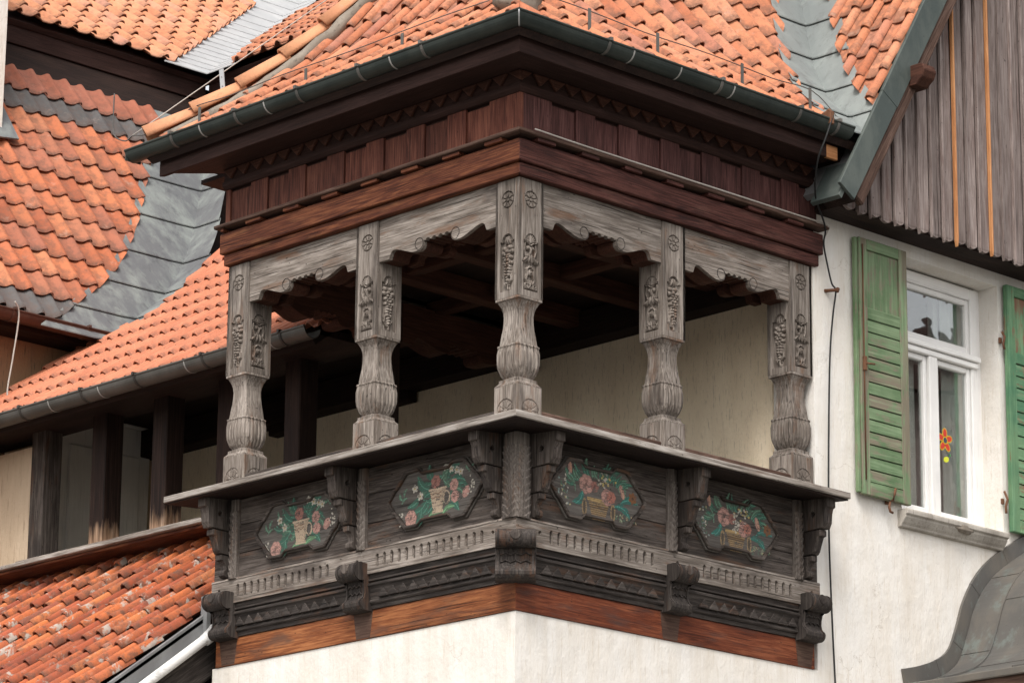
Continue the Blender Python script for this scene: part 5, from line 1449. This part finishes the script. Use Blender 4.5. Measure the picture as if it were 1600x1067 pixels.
# tall perforated zinc post by the left hip with the pale wire over the valley
zp = empty('wire_post', 'tall perforated zinc strip standing by the left hip and carrying a pale wire', 'clip', (-2.86, .02, 9.75))
bm = bmesh.new(); prism_hole(bm, [(-.022, -.03), (.022, -.03), (.022, .30), (-.022, .30)], [[(.006*math.cos(a)+0, zc_+.006*math.sin(a)) for a in [2*PI*k/8 for k in range(8)]] for zc_ in (.10, .17, .24)], -.003, .003, lambda a, b, n: (-2.90+a-.16*b, n-.02, 9.76+b))
bmobj('strip', bm, ZINC, zp, 'z')
wire('pale_wire', [(-3.42, -.40, 9.60), (-2.94, .05, 10.09), (-2.46, .50, 10.58), (-1.5, 1.4, 11.55)], .0042, WIREP, 'pale straight wire rising from the left gutter end past the hip tiles')
wire('hanging_wire', [(-3.42, -.40, 9.60), (-3.50, -.40, 9.58), (-3.60, -.42, 9.64), (-3.62, -.42, 9.78), (-3.62, -.42, 9.95)], .005, WIREM, 'loose curved wire end beside the left end of the dark gutter')
# down cable: gutter clamp, pale part across the eaves, dark part down the wall
cl = empty('gutter_clamp', 'rusty clamp on the gutter end holding the down wire', 'clamp', (.44, 2.42, 9.5))
box('clamp_jaw', (.40, 2.40, 9.44), (.475, 2.44, 9.53), RUST, cl, .004); tube('clamp_bolt', [(.38, 2.42, 9.52), (.44, 2.43, 9.55), (.46, 2.45, 9.52)], .009, RUST, cl, 6)
wire('down_wire', [(.47, 2.43, 9.50), (.46, 2.37, 9.34), (.38, 2.37, 9.18), (.22, 2.53, 9.02), (.11, 2.75, 8.88), (.06, 2.79, 8.78), (.05, 2.83, 8.66), (.055, 2.87, 8.52), (.06, 2.905, 8.47), (.045, 2.89, 8.3), (.03, 2.87, 8.0), (.03, 2.845, 7.4), (.03, 2.835, 6.8), (.03, 2.855, 6.2), (.03, 2.88, 5.7), (.03, 2.90, 5.0), (.03, 2.90, .1)], .0065, CABLE, 'thin dark cable running down the white wall beside the balcony', cat='cable')
wire('ledge_cable', [(.105, .03, 8.905)]+[(.1, y_, 8.902) for y_ in (.5, 1.2, 1.9, 2.4, 2.7)]+[(.095, 2.80, 8.89), (.06, 2.80, 8.83)], .006, WIREP, 'thin pale cable lying along the right hand ledge of the balcony', cat='cable')
pg = empty('wall_peg', 'iron peg in the white wall holding the cable away from it', 'peg', (.03, 2.9, 8.47))
tube('peg', [(.0, 2.86, 8.475), (.04, 2.88, 8.475), (.075, 2.915, 8.478)], .012, RUST, pg, 6); tube('peg_head', [(.07, 2.905, 8.465), (.07, 2.918, 8.49)], .014, RUST, pg, 6)
wire('wing_wire', [(WX0+.09, 1.20, 9.46), (WX0+.07, 1.26, 9.36), (WX0+.04, 1.24, 9.0), (WX0+.02, 1.22, 8.75), (WX0+.06, 1.23, 8.66), (WX0+.3, 1.18, 8.66)], .0075, WIREP, 'pale wire hanging from the brown gutter to the new tiles', cat='wire')

# ---- the house across the street, which the window panes reflect
oh = empty('opposite_house', 'dark boarded house across the street, reflected in the window panes', 'house', (20, 24, 0))
box('facade', (17.2, 25.9, 0), (27, 42, 15.5), GBRD, oh, 0, 'z')
bm = bmesh.new(); prism(bm, [(16.8, 15.4), (17.4, 16.35), (26.6, 16.35), (27.4, 15.4)], 25.5, 42.4, lambda a, b, n: (a, n, b)); bmobj('roof', bm, BRND, oh)
for k in range(4):
    for z in (3, 6.6, 10.2, 13.3): box('window', (17.16, 28+3.4*k, z), (17.22, 28.2+3.4*k, z+1.7), WPNT, oh, 0, 'z')
